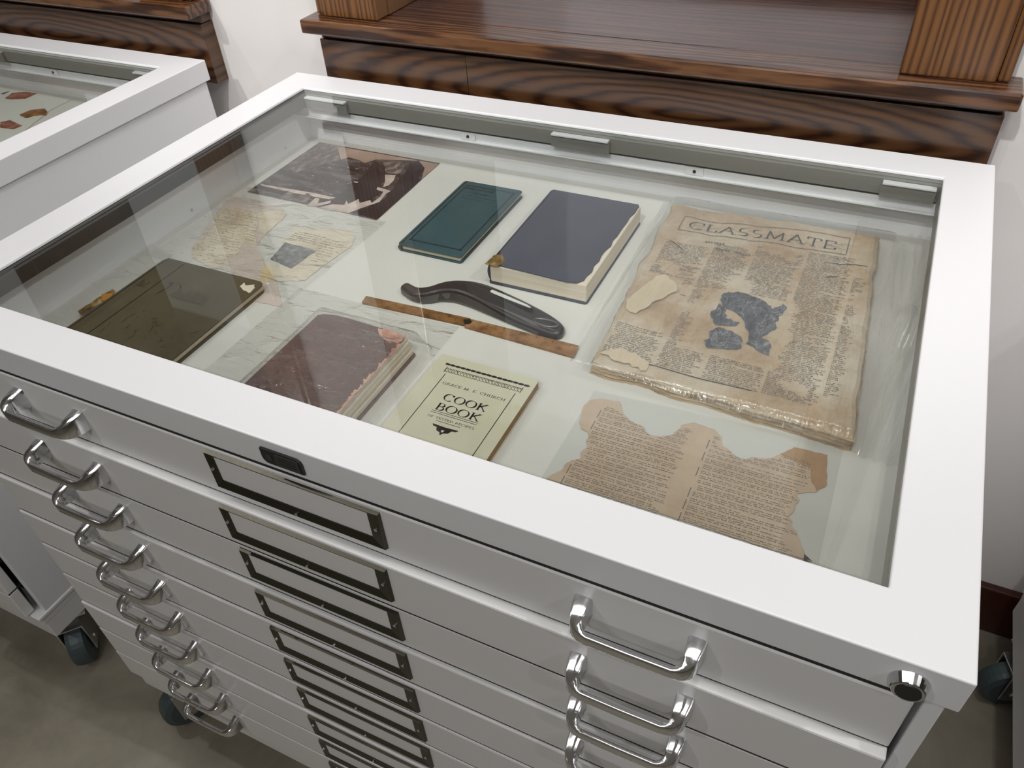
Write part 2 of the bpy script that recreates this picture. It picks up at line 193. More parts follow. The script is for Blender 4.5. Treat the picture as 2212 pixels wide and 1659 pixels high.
# outlines of the printed and torn shapes, metres in the cabinet plan
D = {'ph_sky': [(0.0888, 0.67), (0.2845, 0.6689), (0.2843, 0.6151), (0.2695, 0.6494), (0.247, 0.6683), (0.2246, 0.6624), (0.1784, 0.6491), (0.1693, 0.6321), (0.152, 0.6388), (0.1318, 0.641), (0.1248, 0.6293)],
     'ph_sky2': [(0.0506, 0.6727), (0.0877, 0.6716), (0.1233, 0.6288), (0.1021, 0.5977), (0.0809, 0.5653), (0.0539, 0.5808)],
     'ph_wall': [(0.1794, 0.6447), (0.2061, 0.6342), (0.2322, 0.5915), (0.232, 0.5715), (0.2438, 0.5692), (0.2477, 0.5576), (0.2461, 0.5286), (0.2398, 0.5202), (0.2256, 0.5275), (0.2235, 0.5142), (0.2156, 0.5083), (0.1987, 0.5006), (0.1826, 0.4846), (0.194, 0.5097), (0.1908, 0.5469), (0.1906, 0.5972)],
     'ph_tower': [(0.2461, 0.6698), (0.2695, 0.6494), (0.2778, 0.6145), (0.2843, 0.6151), (0.2856, 0.5842), (0.2872, 0.4832), (0.2384, 0.4848), (0.2645, 0.5261), (0.2616, 0.5626), (0.2528, 0.5989), (0.2442, 0.6476)],
     'ph_lightwall': [(0.1852, 0.4834), (0.1992, 0.4998), (0.2175, 0.5043), (0.2132, 0.5167), (0.2212, 0.5088), (0.224, 0.5159), (0.2274, 0.5274), (0.2359, 0.5172), (0.2409, 0.5236), (0.246, 0.5301), (0.2529, 0.5234), (0.2546, 0.5442), (0.2505, 0.5586), (0.2366, 0.5617), (0.2337, 0.5688), (0.2447, 0.5679), (0.26, 0.5653), (0.258, 0.5549), (0.2622, 0.5298), (0.2469, 0.5044), (0.2376, 0.486), (0.2182, 0.4849)],
     'ph_light2': [(0.2224, 0.6084), (0.2391, 0.6126), (0.2457, 0.5963), (0.2472, 0.5802), (0.2421, 0.5718), (0.2347, 0.589)],
     'ph_road': [(0.0522, 0.5155), (0.1412, 0.5193), (0.1906, 0.5195), (0.1894, 0.5112), (0.1309, 0.5091), (0.0594, 0.5113)],
     'ph_road2': [(0.1636, 0.5082), (0.171, 0.5077), (0.1772, 0.4943), (0.1912, 0.5087), (0.1942, 0.502), (0.1802, 0.4855), (0.1657, 0.4839)],
     'ph_town': [(0.11, 0.5081), (0.1544, 0.5112), (0.1607, 0.4883), (0.1104, 0.4889)],
     'ph_hill': [(0.0588, 0.5646), (0.1021, 0.5977), (0.1305, 0.6185), (0.1553, 0.5986), (0.189, 0.5495), (0.1906, 0.5195), (0.1175, 0.5173), (0.0545, 0.5197)],
     'ph_roofs': [(0.1957, 0.645), (0.2274, 0.6579), (0.2442, 0.63), (0.2397, 0.6146), (0.2188, 0.6141)],
     'let_base': [(0.0315, 0.4711), (0.081, 0.4722), (0.1382, 0.4639), (0.1533, 0.4352), (0.1599, 0.3931), (0.1686, 0.3651), (0.2059, 0.3361), (0.2477, 0.3063), (0.2943, 0.2609), (0.2515, 0.2579), (0.2299, 0.2921), (0.163, 0.3041), (0.1415, 0.3011), (0.105, 0.3084), (0.0831, 0.3302), (0.0651, 0.3784), (0.0526, 0.4136)],
     'let_hand': [(0.0522, 0.4317), (0.0675, 0.4405), (0.1051, 0.4384), (0.1287, 0.4162), (0.1464, 0.3902), (0.1656, 0.3689), (0.1527, 0.3697), (0.1477, 0.3566), (0.1591, 0.339), (0.1516, 0.3174), (0.1593, 0.3047), (0.1537, 0.2974), (0.1321, 0.3021), (0.1044, 0.3102), (0.0875, 0.3256), (0.0803, 0.3454), (0.0679, 0.3817), (0.0545, 0.4073)],
     'let_hand2': [(0.1094, 0.4399), (0.1265, 0.4509), (0.1507, 0.4551), (0.1567, 0.4356), (0.1584, 0.4152), (0.1605, 0.3926), (0.1446, 0.4012)],
     'let_clip': [(0.1873, 0.4259), (0.2276, 0.435), (0.2684, 0.4472), (0.2861, 0.4309), (0.2929, 0.4111), (0.2876, 0.3742), (0.284, 0.3196), (0.2571, 0.3068), (0.2469, 0.3054), (0.2314, 0.2945), (0.224, 0.3015), (0.2118, 0.335), (0.2497, 0.3353), (0.255, 0.3832), (0.2235, 0.3851), (0.1956, 0.3857), (0.1937, 0.4107)],
     'let_photo': [(0.2004, 0.3862), (0.2542, 0.3843), (0.251, 0.3357), (0.2086, 0.3443), (0.2063, 0.3568)],
     'let_yellow': [(0.2099, 0.3313), (0.2497, 0.3061), (0.2296, 0.2947), (0.2224, 0.3056)],
     'let_text': [(0.1974, 0.415), (0.2812, 0.4067), (0.2156, 0.3932), (0.2485, 0.3944)],
     'spine': [(0.0681, 0.1522), (0.0695, 0.1909), (0.0717, 0.204), (0.0831, 0.1989), (0.0895, 0.1853), (0.0823, 0.1772), (0.0739, 0.1506)],
     'spine_orange': [(0.0702, 0.1885), (0.0823, 0.1959), (0.0895, 0.1853), (0.0823, 0.1772)],
     'frag': [(-0.0046, 0.1407), (-0.0094, 0.1711), (-0.0065, 0.196), (0.0109, 0.1956), (0.0102, 0.1815), (0.006, 0.1635), (0.0075, 0.1428)],
     'green_title': [(0.1275, 0.2103), (0.1307, 0.2388), (0.1545, 0.2102), (0.2067, 0.241), (0.2127, 0.2096)],
     'green_hinge': [(0.1211, 0.2779), (0.1172, 0.1301)],
     'mar_wear': [(0.4482, 0.239), (0.4683, 0.2399), (0.4882, 0.2407), (0.4913, 0.2304), (0.4919, 0.2193), (0.469, 0.2238), (0.458, 0.2287)],
     'mar_cover': [(0.3712, 0.2357), (0.3824, 0.2414), (0.4089, 0.2418), (0.4494, 0.2395), (0.4893, 0.2388), (0.4895, 0.1114), (0.375, 0.108)],
     'mar_label': [(0.4445, 0.1761), (0.4663, 0.1826), (0.4736, 0.156), (0.4526, 0.1601)],
     'teal_frame': [(0.3707, 0.6035), (0.4462, 0.608), (0.4482, 0.4352), (0.3668, 0.4396)],
     'teal_title': [(0.3735, 0.5982), (0.3762, 0.591), (0.4401, 0.5998), (0.392, 0.5845), (0.4237, 0.5839), (0.3759, 0.5626), (0.4235, 0.5643)],
     'ck_line': [(0.5487, 0.2153), (0.5461, 0.1227), (0.6307, 0.2149), (0.6291, 0.1225)],
     'ck_bar': [(0.5419, 0.2314), (0.6366, 0.2312), (0.6327, 0.2266), (0.5442, 0.2283)],
     'ck_band': [(0.5462, 0.2236), (0.635, 0.2261), (0.635, 0.2173), (0.5464, 0.2175)],
     'ck_grace': [(0.5525, 0.2046), (0.5537, 0.2006), (0.6249, 0.2031), (0.6258, 0.1992)],
     'ck_cook': [(0.5664, 0.188), (0.5664, 0.1779), (0.6135, 0.1879), (0.6138, 0.1776)],
     'ck_book': [(0.5645, 0.1728), (0.5649, 0.1631), (0.6131, 0.1731), (0.6131, 0.1616)],
     'ck_rule': [(0.564, 0.1585), (0.6145, 0.1589)],
     'ck_sub': [(0.5622, 0.1537), (0.5627, 0.1511), (0.6149, 0.1544), (0.6153, 0.1519)],
     'ck_sub2': [(0.5747, 0.1485), (0.6016, 0.1482)],
     'ck_orn': [(0.5744, 0.1437), (0.602, 0.1438), (0.5949, 0.1389), (0.589, 0.1319)],
     'cm_title': [(0.7022, 0.603), (0.7061, 0.5839), (0.8826, 0.6133), (0.8802, 0.5923)],
     'cm_box': [(0.6946, 0.6082), (0.8992, 0.6313), (0.8999, 0.5857), (0.6953, 0.5737)],
     'cm_sub': [(0.7328, 0.5573), (0.7904, 0.5443), (0.7561, 0.5456), (0.7998, 0.5395), (0.7112, 0.5552), (0.7332, 0.5341)],
     'cm_img1': [(0.7841, 0.4569), (0.7983, 0.4635), (0.8162, 0.4591), (0.8315, 0.4539), (0.8409, 0.4423), (0.8508, 0.457), (0.8554, 0.4512), (0.8535, 0.4365), (0.8488, 0.42), (0.8526, 0.4122), (0.8453, 0.3982), (0.8403, 0.3902), (0.849, 0.3858), (0.8533, 0.3778), (0.8542, 0.3629), (0.8456, 0.3651), (0.8352, 0.3725), (0.8272, 0.3732), (0.8274, 0.3872), (0.8239, 0.3979), (0.8134, 0.4187), (0.7999, 0.4263), (0.7893, 0.4308), (0.783, 0.4462)],
     'cm_img2': [(0.7845, 0.4356), (0.794, 0.4261), (0.7978, 0.4105), (0.8021, 0.4121), (0.8135, 0.4082), (0.8108, 0.3999), (0.79, 0.3948), (0.7797, 0.4119)],
     'cm_img3': [(0.792, 0.3915), (0.8082, 0.3917), (0.8221, 0.381), (0.8251, 0.3627), (0.8174, 0.3577), (0.8068, 0.3554), (0.7935, 0.3501), (0.7856, 0.3626), (0.7899, 0.3683), (0.7866, 0.3811)],
     'cm_tear': [(0.7311, 0.4854)],
     'cm_fold': [(0.6797, 0.4479), (0.7024, 0.4193), (0.7278, 0.4062), (0.7286, 0.3991), (0.7052, 0.3398), (0.6914, 0.3437), (0.6956, 0.3715), (0.6858, 0.4), (0.6864, 0.4236)],
     'cm_outline': [(0.6746, 0.6351), (0.7649, 0.6421)],
     'nb_card': [(-0.6181, 0.7245), (-0.5487, 0.6807), (-0.5042, 0.6516), (-0.5035, 0.7234)],
     'nb_m1': [(-0.6937, 0.6596), (-0.6713, 0.6726), (-0.6396, 0.6741), (-0.6387, 0.6461), (-0.6664, 0.6343), (-0.6834, 0.6345)],
     'nb_m2': [(-0.5782, 0.5852), (-0.5761, 0.6095), (-0.5537, 0.6221), (-0.5361, 0.6121), (-0.5269, 0.5996), (-0.5449, 0.5885), (-0.5502, 0.5765), (-0.5714, 0.5797)],
     'nb_m3': [(-0.583, 0.5455), (-0.5737, 0.5586), (-0.5277, 0.5491), (-0.5296, 0.5314), (-0.5608, 0.5282)],
     'nb_sheet': [(-0.757, 0.6804), (-0.6661, 0.6828), (-0.5405, 0.6723), (-0.5394, 0.6241), (-0.4979, 0.5278), (-0.5003, 0.4805)],
     'nb_m4': [(-0.7164, 0.6494), (-0.7085, 0.6665), (-0.7046, 0.6475)],
     'pg_poly': [(0.7094, 0.2517), (0.73, 0.2543), (0.7349, 0.2448), (0.7396, 0.2377), (0.7452, 0.2345), (0.7504, 0.23), (0.7578, 0.2298), (0.7642, 0.2281), (0.7673, 0.223), (0.7726, 0.2199), (0.7821, 0.2217), (0.788, 0.2256), (0.7926, 0.2291), (0.7947, 0.2364), (0.7975, 0.2462), (0.8069, 0.2533), (0.8187, 0.2516), (0.8288, 0.2504), (0.8351, 0.2446), (0.8394, 0.233), (0.8494, 0.228), (0.856, 0.2228), (0.8616, 0.2212), (0.868, 0.2278), (0.8805, 0.231), (0.8873, 0.2358), (0.8914, 0.2415), (0.9018, 0.2558), (0.9172, 0.2562), (0.9318, 0.2573), (0.934, 0.2398), (0.937, 0.2186), (0.9318, 0.2128), (0.9302, 0.2076), (0.9222, 0.2043), (0.9145, 0.1992), (0.9181, 0.1927), (0.9155, 0.1864), (0.9159, 0.1778), (0.9126, 0.1696), (0.9168, 0.1663), (0.9165, 0.1612), (0.922, 0.1569), (0.9253, 0.1518), (0.9325, 0.1436), (0.9382, 0.1367), (0.9391, 0.1309), (0.8967, 0.1299), (0.8167, 0.1307), (0.7438, 0.1301), (0.7019, 0.1293), (0.7047, 0.1362), (0.7112, 0.1448), (0.7109, 0.1525), (0.715, 0.1601), (0.7218, 0.1649), (0.719, 0.1738), (0.7219, 0.1832), (0.7178, 0.1899), (0.7183, 0.1964), (0.7149, 0.2013), (0.7076, 0.2026), (0.7026, 0.2115), (0.6985, 0.2277), (0.6981, 0.2367), (0.7011, 0.2449)],
     'pg_stain': [(0.9018, 0.2558), (0.9318, 0.2573), (0.937, 0.2186), (0.93, 0.2085), (0.9232, 0.2202), (0.9209, 0.2343), (0.8997, 0.239), (0.8914, 0.2415)],
     'tool': [(-1.3571, 1.1469)]}

# ------------------------------------------------------------------ mesh helpers
def link(name, me, mats, parent=None):
    o = bpy.data.objects.new(name, me); COL.objects.link(o)
    for m in (mats if isinstance(mats, (list, tuple)) else [mats]): me.materials.append(M[m])
    if parent is not None: o.parent = parent
    return o
def empty(name, loc, label, cat, group=None):
    o = bpy.data.objects.new(name, None); COL.objects.link(o); o.location = loc; o.empty_display_size = .05
    o['label'] = label; o['category'] = cat
    if group: o['group'] = group
    return o
def tag(o, label, cat, group=None, kind=None):
    o['label'] = label; o['category'] = cat
    if group: o['group'] = group
    if kind: o['kind'] = kind
    return o
class MB:
    def __init__(s): s.v = []; s.f = []; s.mi = []
    def box(s, x0, x1, y0, y1, z0, z1, mi=0):
        b = len(s.v); s.v += [(x, y, z) for z in (z0, z1) for y in (y0, y1) for x in (x0, x1)]
        for q in ((0, 2, 3, 1), (4, 5, 7, 6), (0, 1, 5, 4), (2, 6, 7, 3), (0, 4, 6, 2), (1, 3, 7, 5)): s.f.append([b + i for i in q]); s.mi.append(mi)
        return s
    def poly(s, pts, mi=0):
        b = len(s.v); s.v += [tuple(p) for p in pts]; s.f.append(list(range(b, b + len(pts)))); s.mi.append(mi); return s
    def prism(s, pts, z0, z1, mi=0, mside=None):
        n = len(pts)
        A = sum(pts[i][0] * pts[(i + 1) % n][1] - pts[(i + 1) % n][0] * pts[i][1] for i in range(n))
        if A < 0: pts = pts[::-1]
        b = len(s.v); s.v += [(x, y, z0) for x, y in pts] + [(x, y, z1) for x, y in pts]
        s.f.append([b + i for i in range(n)][::-1]); s.mi.append(mi)
        s.f.append([b + n + i for i in range(n)]); s.mi.append(mi)
        for i in range(n):
            j = (i + 1) % n; s.f.append([b + i, b + j, b + n + j, b + n + i]); s.mi.append(mi if mside is None else mside)
        return s
    def loft(s, rings, closed=False, caps=True, mi=0):
        b = len(s.v); n = len(rings[0])
        for r in rings: s.v += [tuple(p) for p in r]
        k = len(rings)
        for i in range(k if closed else k - 1):
            for j in range(n):
                a = b + i * n; c = b + ((i + 1) % k) * n
                s.f.append([a + j, a + (j + 1) % n, c + (j + 1) % n, c + j]); s.mi.append(mi)
        if caps and not closed:
            s.f.append([b + j for j in range(n)][::-1]); s.mi.append(mi); s.f.append([b + (k - 1) * n + j for j in range(n)]); s.mi.append(mi)
        return s
    def cyl(s, c, r, h, axis='y', n=24, mi=0, r2=None):
        r2 = r if r2 is None else r2; rings = []
        for d, rr in ((0, r), (h, r2)):
            ring = []
            for i in range(n):
                a = 2 * math.pi * i / n; u, v = rr * math.cos(a), rr * math.sin(a)
                ring.append({'y': (c[0] + u, c[1] + d, c[2] + v), 'z': (c[0] + u, c[1] + v, c[2] + d), 'x': (c[0] + d, c[1] + u, c[2] + v)}[axis])
            rings.append(ring)
        return s.loft(rings, mi=mi)
    def mesh(s, name):
        me = bpy.data.meshes.new(name); me.from_pydata(s.v, [], s.f)
        for p, i in zip(me.polygons, s.mi): p.material_index = i
        bm = bmesh.new(); bm.from_mesh(me); bmesh.ops.recalc_face_normals(bm, faces=bm.faces); bm.to_mesh(me); bm.free()
        return me
    def build(s, name, mats, parent=None, bevel=0., smooth=False, seg=2, norecalc=False):
        if norecalc:
            me = bpy.data.meshes.new(name); me.from_pydata(s.v, [], s.f)
            for p, i in zip(me.polygons, s.mi): p.material_index = i
        else: me = s.mesh(name)
        if smooth:
            for p in me.polygons: p.use_smooth = True
        o = link(name, me, mats, parent)
        if bevel:
            md = o.modifiers.new('bevel', 'BEVEL'); md.width = bevel; md.segments = seg; md.limit_method = 'ANGLE'; md.angle_limit = .6; md.harden_normals = False
        return o
def copy_tree(o, parent=None):
    c = o.copy(); COL.objects.link(c); c.parent = parent
    for ch in list(o.children): copy_tree(ch, c)
    return c
def fix_parent(c):
    for ch in c.children: fix_parent(ch)

# ------------------------------------------------------------------ broad-nib serif letters
def arc(cx, cy, rx, ry, a0, a1, n=14):
    return [(cx + rx * math.cos(math.radians(a0 + (a1 - a0) * i / n)), cy + ry * math.sin(math.radians(a0 + (a1 - a0) * i / n))) for i in range(n + 1)]
def sf(x, y, w=.13): return [(x - w, y), (x + w, y)]
FONT = {
 'A': (.78, [[(.06, 0), (.39, 1)], [(.39, 1), (.72, 0)], [(.18, .36), (.60, .36)], sf(.06, .02, .09), sf(.72, .02)]),
 'B': (.64, [[(.12, 0), (.12, 1)], [(.02, .98), (.30, .98)] + arc(.30, .74, .22, .24, 90, -90) + [(.12, .5)], [(.30, .5)] + arc(.32, .26, .26, .25, 90, -90) + [(.02, .02)]]),
 'C': (.80, [arc(.44, .5, .38, .49, 48, 312, 20), [(.70, .98), (.70, .72)]]),
 'D': (.80, [[(.12, 0), (.12, 1)], [(.02, .98), (.32, .98)] + arc(.34, .5, .38, .48, 90, -90) + [(.02, .02)]]),
 'E': (.62, [[(.12, 0), (.12, 1)], [(.02, .98), (.54, .98), (.54, .80)], [(.12, .52), (.42, .52)], [(.02, .02), (.56, .02), (.58, .22)]]),
 'F': (.58, [[(.12, 0), (.12, 1)], [(.02, .98), (.54, .98), (.54, .80)], [(.12, .52), (.42, .52)], sf(.12, .02)]),
 'G': (.84, [arc(.44, .5, .38, .49, 48, 330, 20), [(.74, .42), (.74, .1)], sf(.72, .42)]),
 'H': (.84, [[(.14, 0), (.14, 1)], [(.70, 0), (.70, 1)], [(.14, .5), (.70, .5)], sf(.14, .02), sf(.14, .98), sf(.7, .02), sf(.7, .98)]),
 'I': (.30, [[(.15, 0), (.15, 1)], sf(.15, .02), sf(.15, .98)]),
 'K': (.76, [[(.14, 0), (.14, 1)], [(.66, .98), (.16, .46)], [(.30, .58), (.70, 0)], sf(.14, .02), sf(.14, .98), sf(.64, .98), sf(.68, .02, .1)]),
 'L': (.58, [[(.12, 0), (.12, 1)], [(.02, .02), (.52, .02), (.55, .24)], sf(.12, .98)]),
 'M': (.98, [[(.14, 0), (.18, 1)], [(.18, 1), (.48, .08)], [(.48, .08), (.80, 1)], [(.80, 1), (.84, 0)], sf(.14, .02), sf(.84, .02)]),
 'N': (.84, [[(.14, 0), (.14, 1)], [(.14, 1), (.70, 0)], [(.70, 0), (.70, 1)], sf(.14, .02), sf(.7, .98)]),
 'O': (.86, [arc(.43, .5, .38, .49, 0, 360, 28)]),
 'P': (.62, [[(.12, 0), (.12, 1)], [(.02, .98), (.30, .98)] + arc(.30, .72, .24, .26, 90, -90) + [(.12, .46)], sf(.12, .02)]),
 'R': (.72, [[(.12, 0), (.12, 1)], [(.02, .98), (.30, .98)] + arc(.30, .74, .22, .24, 90, -90) + [(.12, .5)], [(.32, .5), (.66, 0)], sf(.12, .02)]),
 'S': (.58, [arc(.29, .74, .21, .24, 40, 270, 12) + arc(.29, .26, .22, .24, 90, -140, 12)[1:]]),
 'T': (.70, [[(.35, 0), (.35, 1)], [(.04, .80), (.04, .98), (.66, .98), (.66, .80)], sf(.35, .02)]),
 'U': (.80, [[(.14, 1), (.14, .35)] + arc(.40, .30, .26, .29, 180, 360) + [(.66, 1)], sf(.14, .98), sf(.66, .98)]),
 '.': (.28, [[(.1, .0), (.1, .12)]]), ' ': (.40, []),
}
def ribbon(mb, pts, wfun, z, mi=0):
    n = len(pts)
    if n < 2: return
    L, Rr = [], []
    for i, p in enumerate(pts):
        a = Vector(pts[max(0, i - 1)]); b = Vector(pts[min(n - 1, i + 1)]); d = (b - a)
        if d.length < 1e-9: d = Vector((1, 0))
        d.normalize(); nn = Vector((-d.y, d.x)); w = wfun(d) / 2
        L.append((p[0] + nn.x * w, p[1] + nn.y * w)); Rr.append((p[0] - nn.x * w, p[1] - nn.y * w))
    zf = z if callable(z) else (lambda x, y: z)
    for i in range(n - 1):
        q = [Rr[i], Rr[i + 1], L[i + 1], L[i]]
        mb.poly([(x, y, zf(x, y)) for x, y in q], mi)
def write(mb, s, x, y, x1, h, z, thick=.16, thin=.05, mi=0, slope=0.):
    """text along +x from x to x1, baseline y, cap height h"""
    tot = sum(FONT[c][0] + .08 for c in s) - .08
    kx = (x1 - x) / (tot * h); cx = 0
    for c in s:
        wd, st = FONT[c]
        for pl in st:
            # straight two-point strokes are kept straight
            pts = [((cx + px) * h * kx + x, py * h + y + slope * ((cx + px) * h * kx)) for px, py in pl]
            segs = [pts]
            if len(pts) <= 5: segs = [pts[i:i + 2] for i in range(len(pts) - 1)]
            for sg in segs: ribbon(mb, sg, lambda d: h * max(thin, thick * abs(d.y * .97 + d.x * .22)), z, mi)
        cx += wd + .08
def inside(p, poly):
    x, y = p; c = False; n = len(poly); j = n - 1
    for i in range(n):
        xi, yi = poly[i]; xj, yj = poly[j]
        if (yi > y) != (yj > y) and x < (xj - xi) * (y - yi) / (yj - yi) + xi: c = not c
        j = i
    return c
def fake_text(mb, x0, x1, y0, y1, pitch, lh, z, rnd, keep=None, let=.0011, gap=.0004, para=.08, mi=0, wmin=2, wmax=8):
    """lines of tiny unreadable type"""
    y = y1 - lh; zf = z if callable(z) else (lambda x, y: z)
    while y > y0:
        x = x0 + (rnd.random() * .004 if rnd.random() < .2 else 0)
        end = x1 if rnd.random() > para else x0 + (x1 - x0) * rnd.uniform(.3, .8)
        while x < end:
            k = rnd.randint(wmin, wmax); xw = x + k * let
            if xw > x1: break
            if keep is None or (keep((x, y)) and keep((xw, y)) and keep((x, y + lh))):
                for i in range(k):
                    a = x + i * let; up = lh * (1 if rnd.random() < .25 else .68); lo = lh * (-.25 if rnd.random() < .12 else 0)
                    b = a + let - gap * rnd.uniform(.7, 1.3); zz = zf(a, y)
                    mb.poly([(a, y + lo, zz), (b, y + lo, zz), (b, y + up, zz), (a, y + up, zz)], mi)
            x = xw + let * 1.1
        y -= pitch
def H3(pts, z): return [(x, y, z) for x, y in pts]
def rect_pts(x0, x1, y0, y1, r=0., n=5):
    if r <= 0: return [(x0, y0), (x1, y0), (x1, y1), (x0, y1)]
    P = []
    for cx, cy, a in ((x1 - r, y0 + r, -90), (x1 - r, y1 - r, 0), (x0 + r, y1 - r, 90), (x0 + r, y0 + r, 180)): P += arc(cx, cy, r, r, a, a + 90, n)
    return P
def ragged(pts, amp, step, rnd):
    out = []
    n = len(pts)
    for i in range(n):
        a = Vector(pts[i]); b = Vector(pts[(i + 1) % n]); d = b - a; k = max(1, int(d.length / step)); nn = Vector((-d.y, d.x)).normalized() if d.length > 1e-9 else Vector((0, 0))
        for j in range(k):
            t = j / k; p = a + d * t + nn * (rnd.uniform(-amp, amp) if j else rnd.uniform(-amp, amp) * .3); out.append((p.x, p.y))
    return out
def tri_prism(mb, pts, z0, z1, mi=0, mside=None):
    mb.prism(pts, z0, z1, mi, mside)
    return mb

# ------------------------------------------------------------------ room
def struct(mb, name, mat, bevel=0.):
    o = mb.build(name, mat, None, bevel); o['kind'] = 'structure'; return o
WY = .765; X0, X1, YF, ZC = -3.2, 4.2, -4.2, 2.9
struct(MB().box(X0 - .1, X1 + .1, YF - .1, WY + .6, -.1, 0), 'floor', 'floor')
struct(MB().box(X0 - .1, X1 + .1, YF - .1, WY + .6, ZC, ZC + .1), 'ceiling', 'ceil')
CX = (0., -1.235)       # the two oak cases set into the back wall
zb, zt = H - .045, H + 1.25
wb = MB()
edges = [X0] + sum([[c + .055, c + 1.015] for c in sorted(CX)], []) + [X1]
for i in range(0, len(edges), 2): wb.box(edges[i], edges[i + 1], WY, WY + .42, 0, ZC)
for i in range(1, len(edges) - 1, 2):
    wb.box(edges[i], edges[i + 1], WY, WY + .42, 0, zb + .02); wb.box(edges[i], edges[i + 1], WY, WY + .42, zt - .01, ZC)
struct(wb, 'wall_back', 'wall')
struct(MB().box(X0 - .1, X0, YF, WY + .42, 0, ZC), 'wall_left', 'wall')
struct(MB().box(X1, X1 + .1, YF, WY + .42, 0, ZC), 'wall_right', 'wall_far')
struct(MB().box(X0, X1, YF - .1, YF, 0, ZC), 'wall_front', 'wall_far')
bb = MB(); bb.box(X0, X1, WY - .016, WY, 0, .118)
struct(bb, 'baseboard_back', 'baseboard', .003)

# ------------------------------------------------------------------ oak wall cases
def make_case(cx, label):
    r = empty('wooden_display_case', (cx, .735, H), label, 'display case', 'oak cases in the back wall')
    # children are in the empty's frame: x from the cabinet's left edge, y from the case front, z from the lid top
    b = MB().box(.045, .311, 0, .0295, -.05, .0512).box(.3115, 1.028, 0, .0295, -.05, .0512)
    b.build('base_board', 'oak_base', r, .0008)
    MB().box(.046, 1.027, .005, .0295, .0514, .0669).build('ledge_moulding', 'oak_base', r, .002)
    MB().box(.036, 1.036, -.030, .028, .067, .0880).build('ledge', 'oak_ledge', r, .003)
    MB().box(.060, 1.012, .0285, .36, .070, .0878).build('shelf_deck', 'oak_deck', r, .0008)
    for s in (0, 1):
        f = (lambda x: x) if not s else (lambda x: 1.0695 - x)
        a, bb_ = sorted((f(.063), f(.1665)))
        MB().box(a, bb_, -.004, .028, .0882, 1.25).build('stile', 'oak_stile', r, .0025)
        a, bb_ = sorted((f(.0485), f(.0625)))
        MB().box(a, bb_, .002, .028, .0882, 1.25).build('stile_moulding', 'oak_stile', r, .003)
        a, bb_ = sorted((f(.142), f(.1660)))
        MB().box(a, bb_, .0285, .345, .0882, 1.20).build('side_panel', 'oak_stile', r, .001)
    MB().box(.1665, .903, -.004, .028, 1.12, 1.25).build('top_rail', 'oak_base', r, .002)
    MB().box(.142, .928, .0285, .345, 1.20, 1.225).build('top_panel', 'oak_deck', r)
    MB().box(.166, .9035, .315, .34, .0882, .118).build('back_moulding', 'oak_ledge', r, .004)
    MB().box(.166, .9035, .341, .352, .0882, 1.2).build('back_panel', 'case_back', r)
    return r
case = make_case(0., 'dark oak case in the wall right behind the nearest cabinet, shelf empty')
c2 = copy_tree(case); c2.location.x = -1.235
c2['label'] = 'dark oak case behind the left cabinet, only its lower right corner in view'

# ------------------------------------------------------------------ flat file cabinet
W, Dp = 1.035, .7153
BF = .0535; LH = .0345
dr_off = [-.0008, -.0095, -.0088, -.0125, -.0145, -.0155, -.0163, -.0190, -.0195, -.0200]
def rrect(w, h, k=2):
    r = min(w, h) * .2; P = []
    for cx, cy, a in ((w / 2 - r, -h / 2 + r, -90), (w / 2 - r, h / 2 - r, 0), (-w / 2 + r, h / 2 - r, 90), (-w / 2 + r, -h / 2 + r, 180)):
        for i in range(k + 1):
            t = math.radians(a + 90 * i / k); P.append((cx + r * math.cos(t), cy + r * math.sin(t)))
    return P
def handle_mesh():
    L = .0495; P = []
    P += [(-L + .0065, 0), (-L + .0062, -.006), (-L + .0070, -.013)]
    P += [(-L + .020 + .0130 * math.cos(math.radians(a)), -.0150 + .0110 * math.sin(math.radians(a))) for a in (190, 205, 220, 235, 250, 262)]
    half = P; path = half + [(0, -.0262)] + [(-x, y) for x, y in half[::-1]]
    n = len(path); rings = []
    for i, (x, y) in enumerate(path):
        a = Vector(path[max(0, i - 1)]); b = Vector(path[min(n - 1, i + 1)]); d = (b - a).normalized(); nn = Vector((-d.y, d.x))
        e = min(i, n - 1 - i); t = min(1, e / 7.)
        w_ = .0145 * (1 - t) + .0050 * t; h_ = .0250 * (1 - t) + .0104 * t
        rings.append([(x + nn.x * u, y + nn.y * u, v) for u, v in rrect(w_, h_)])
    return MB().loft(rings).mesh('handle')
HM = None
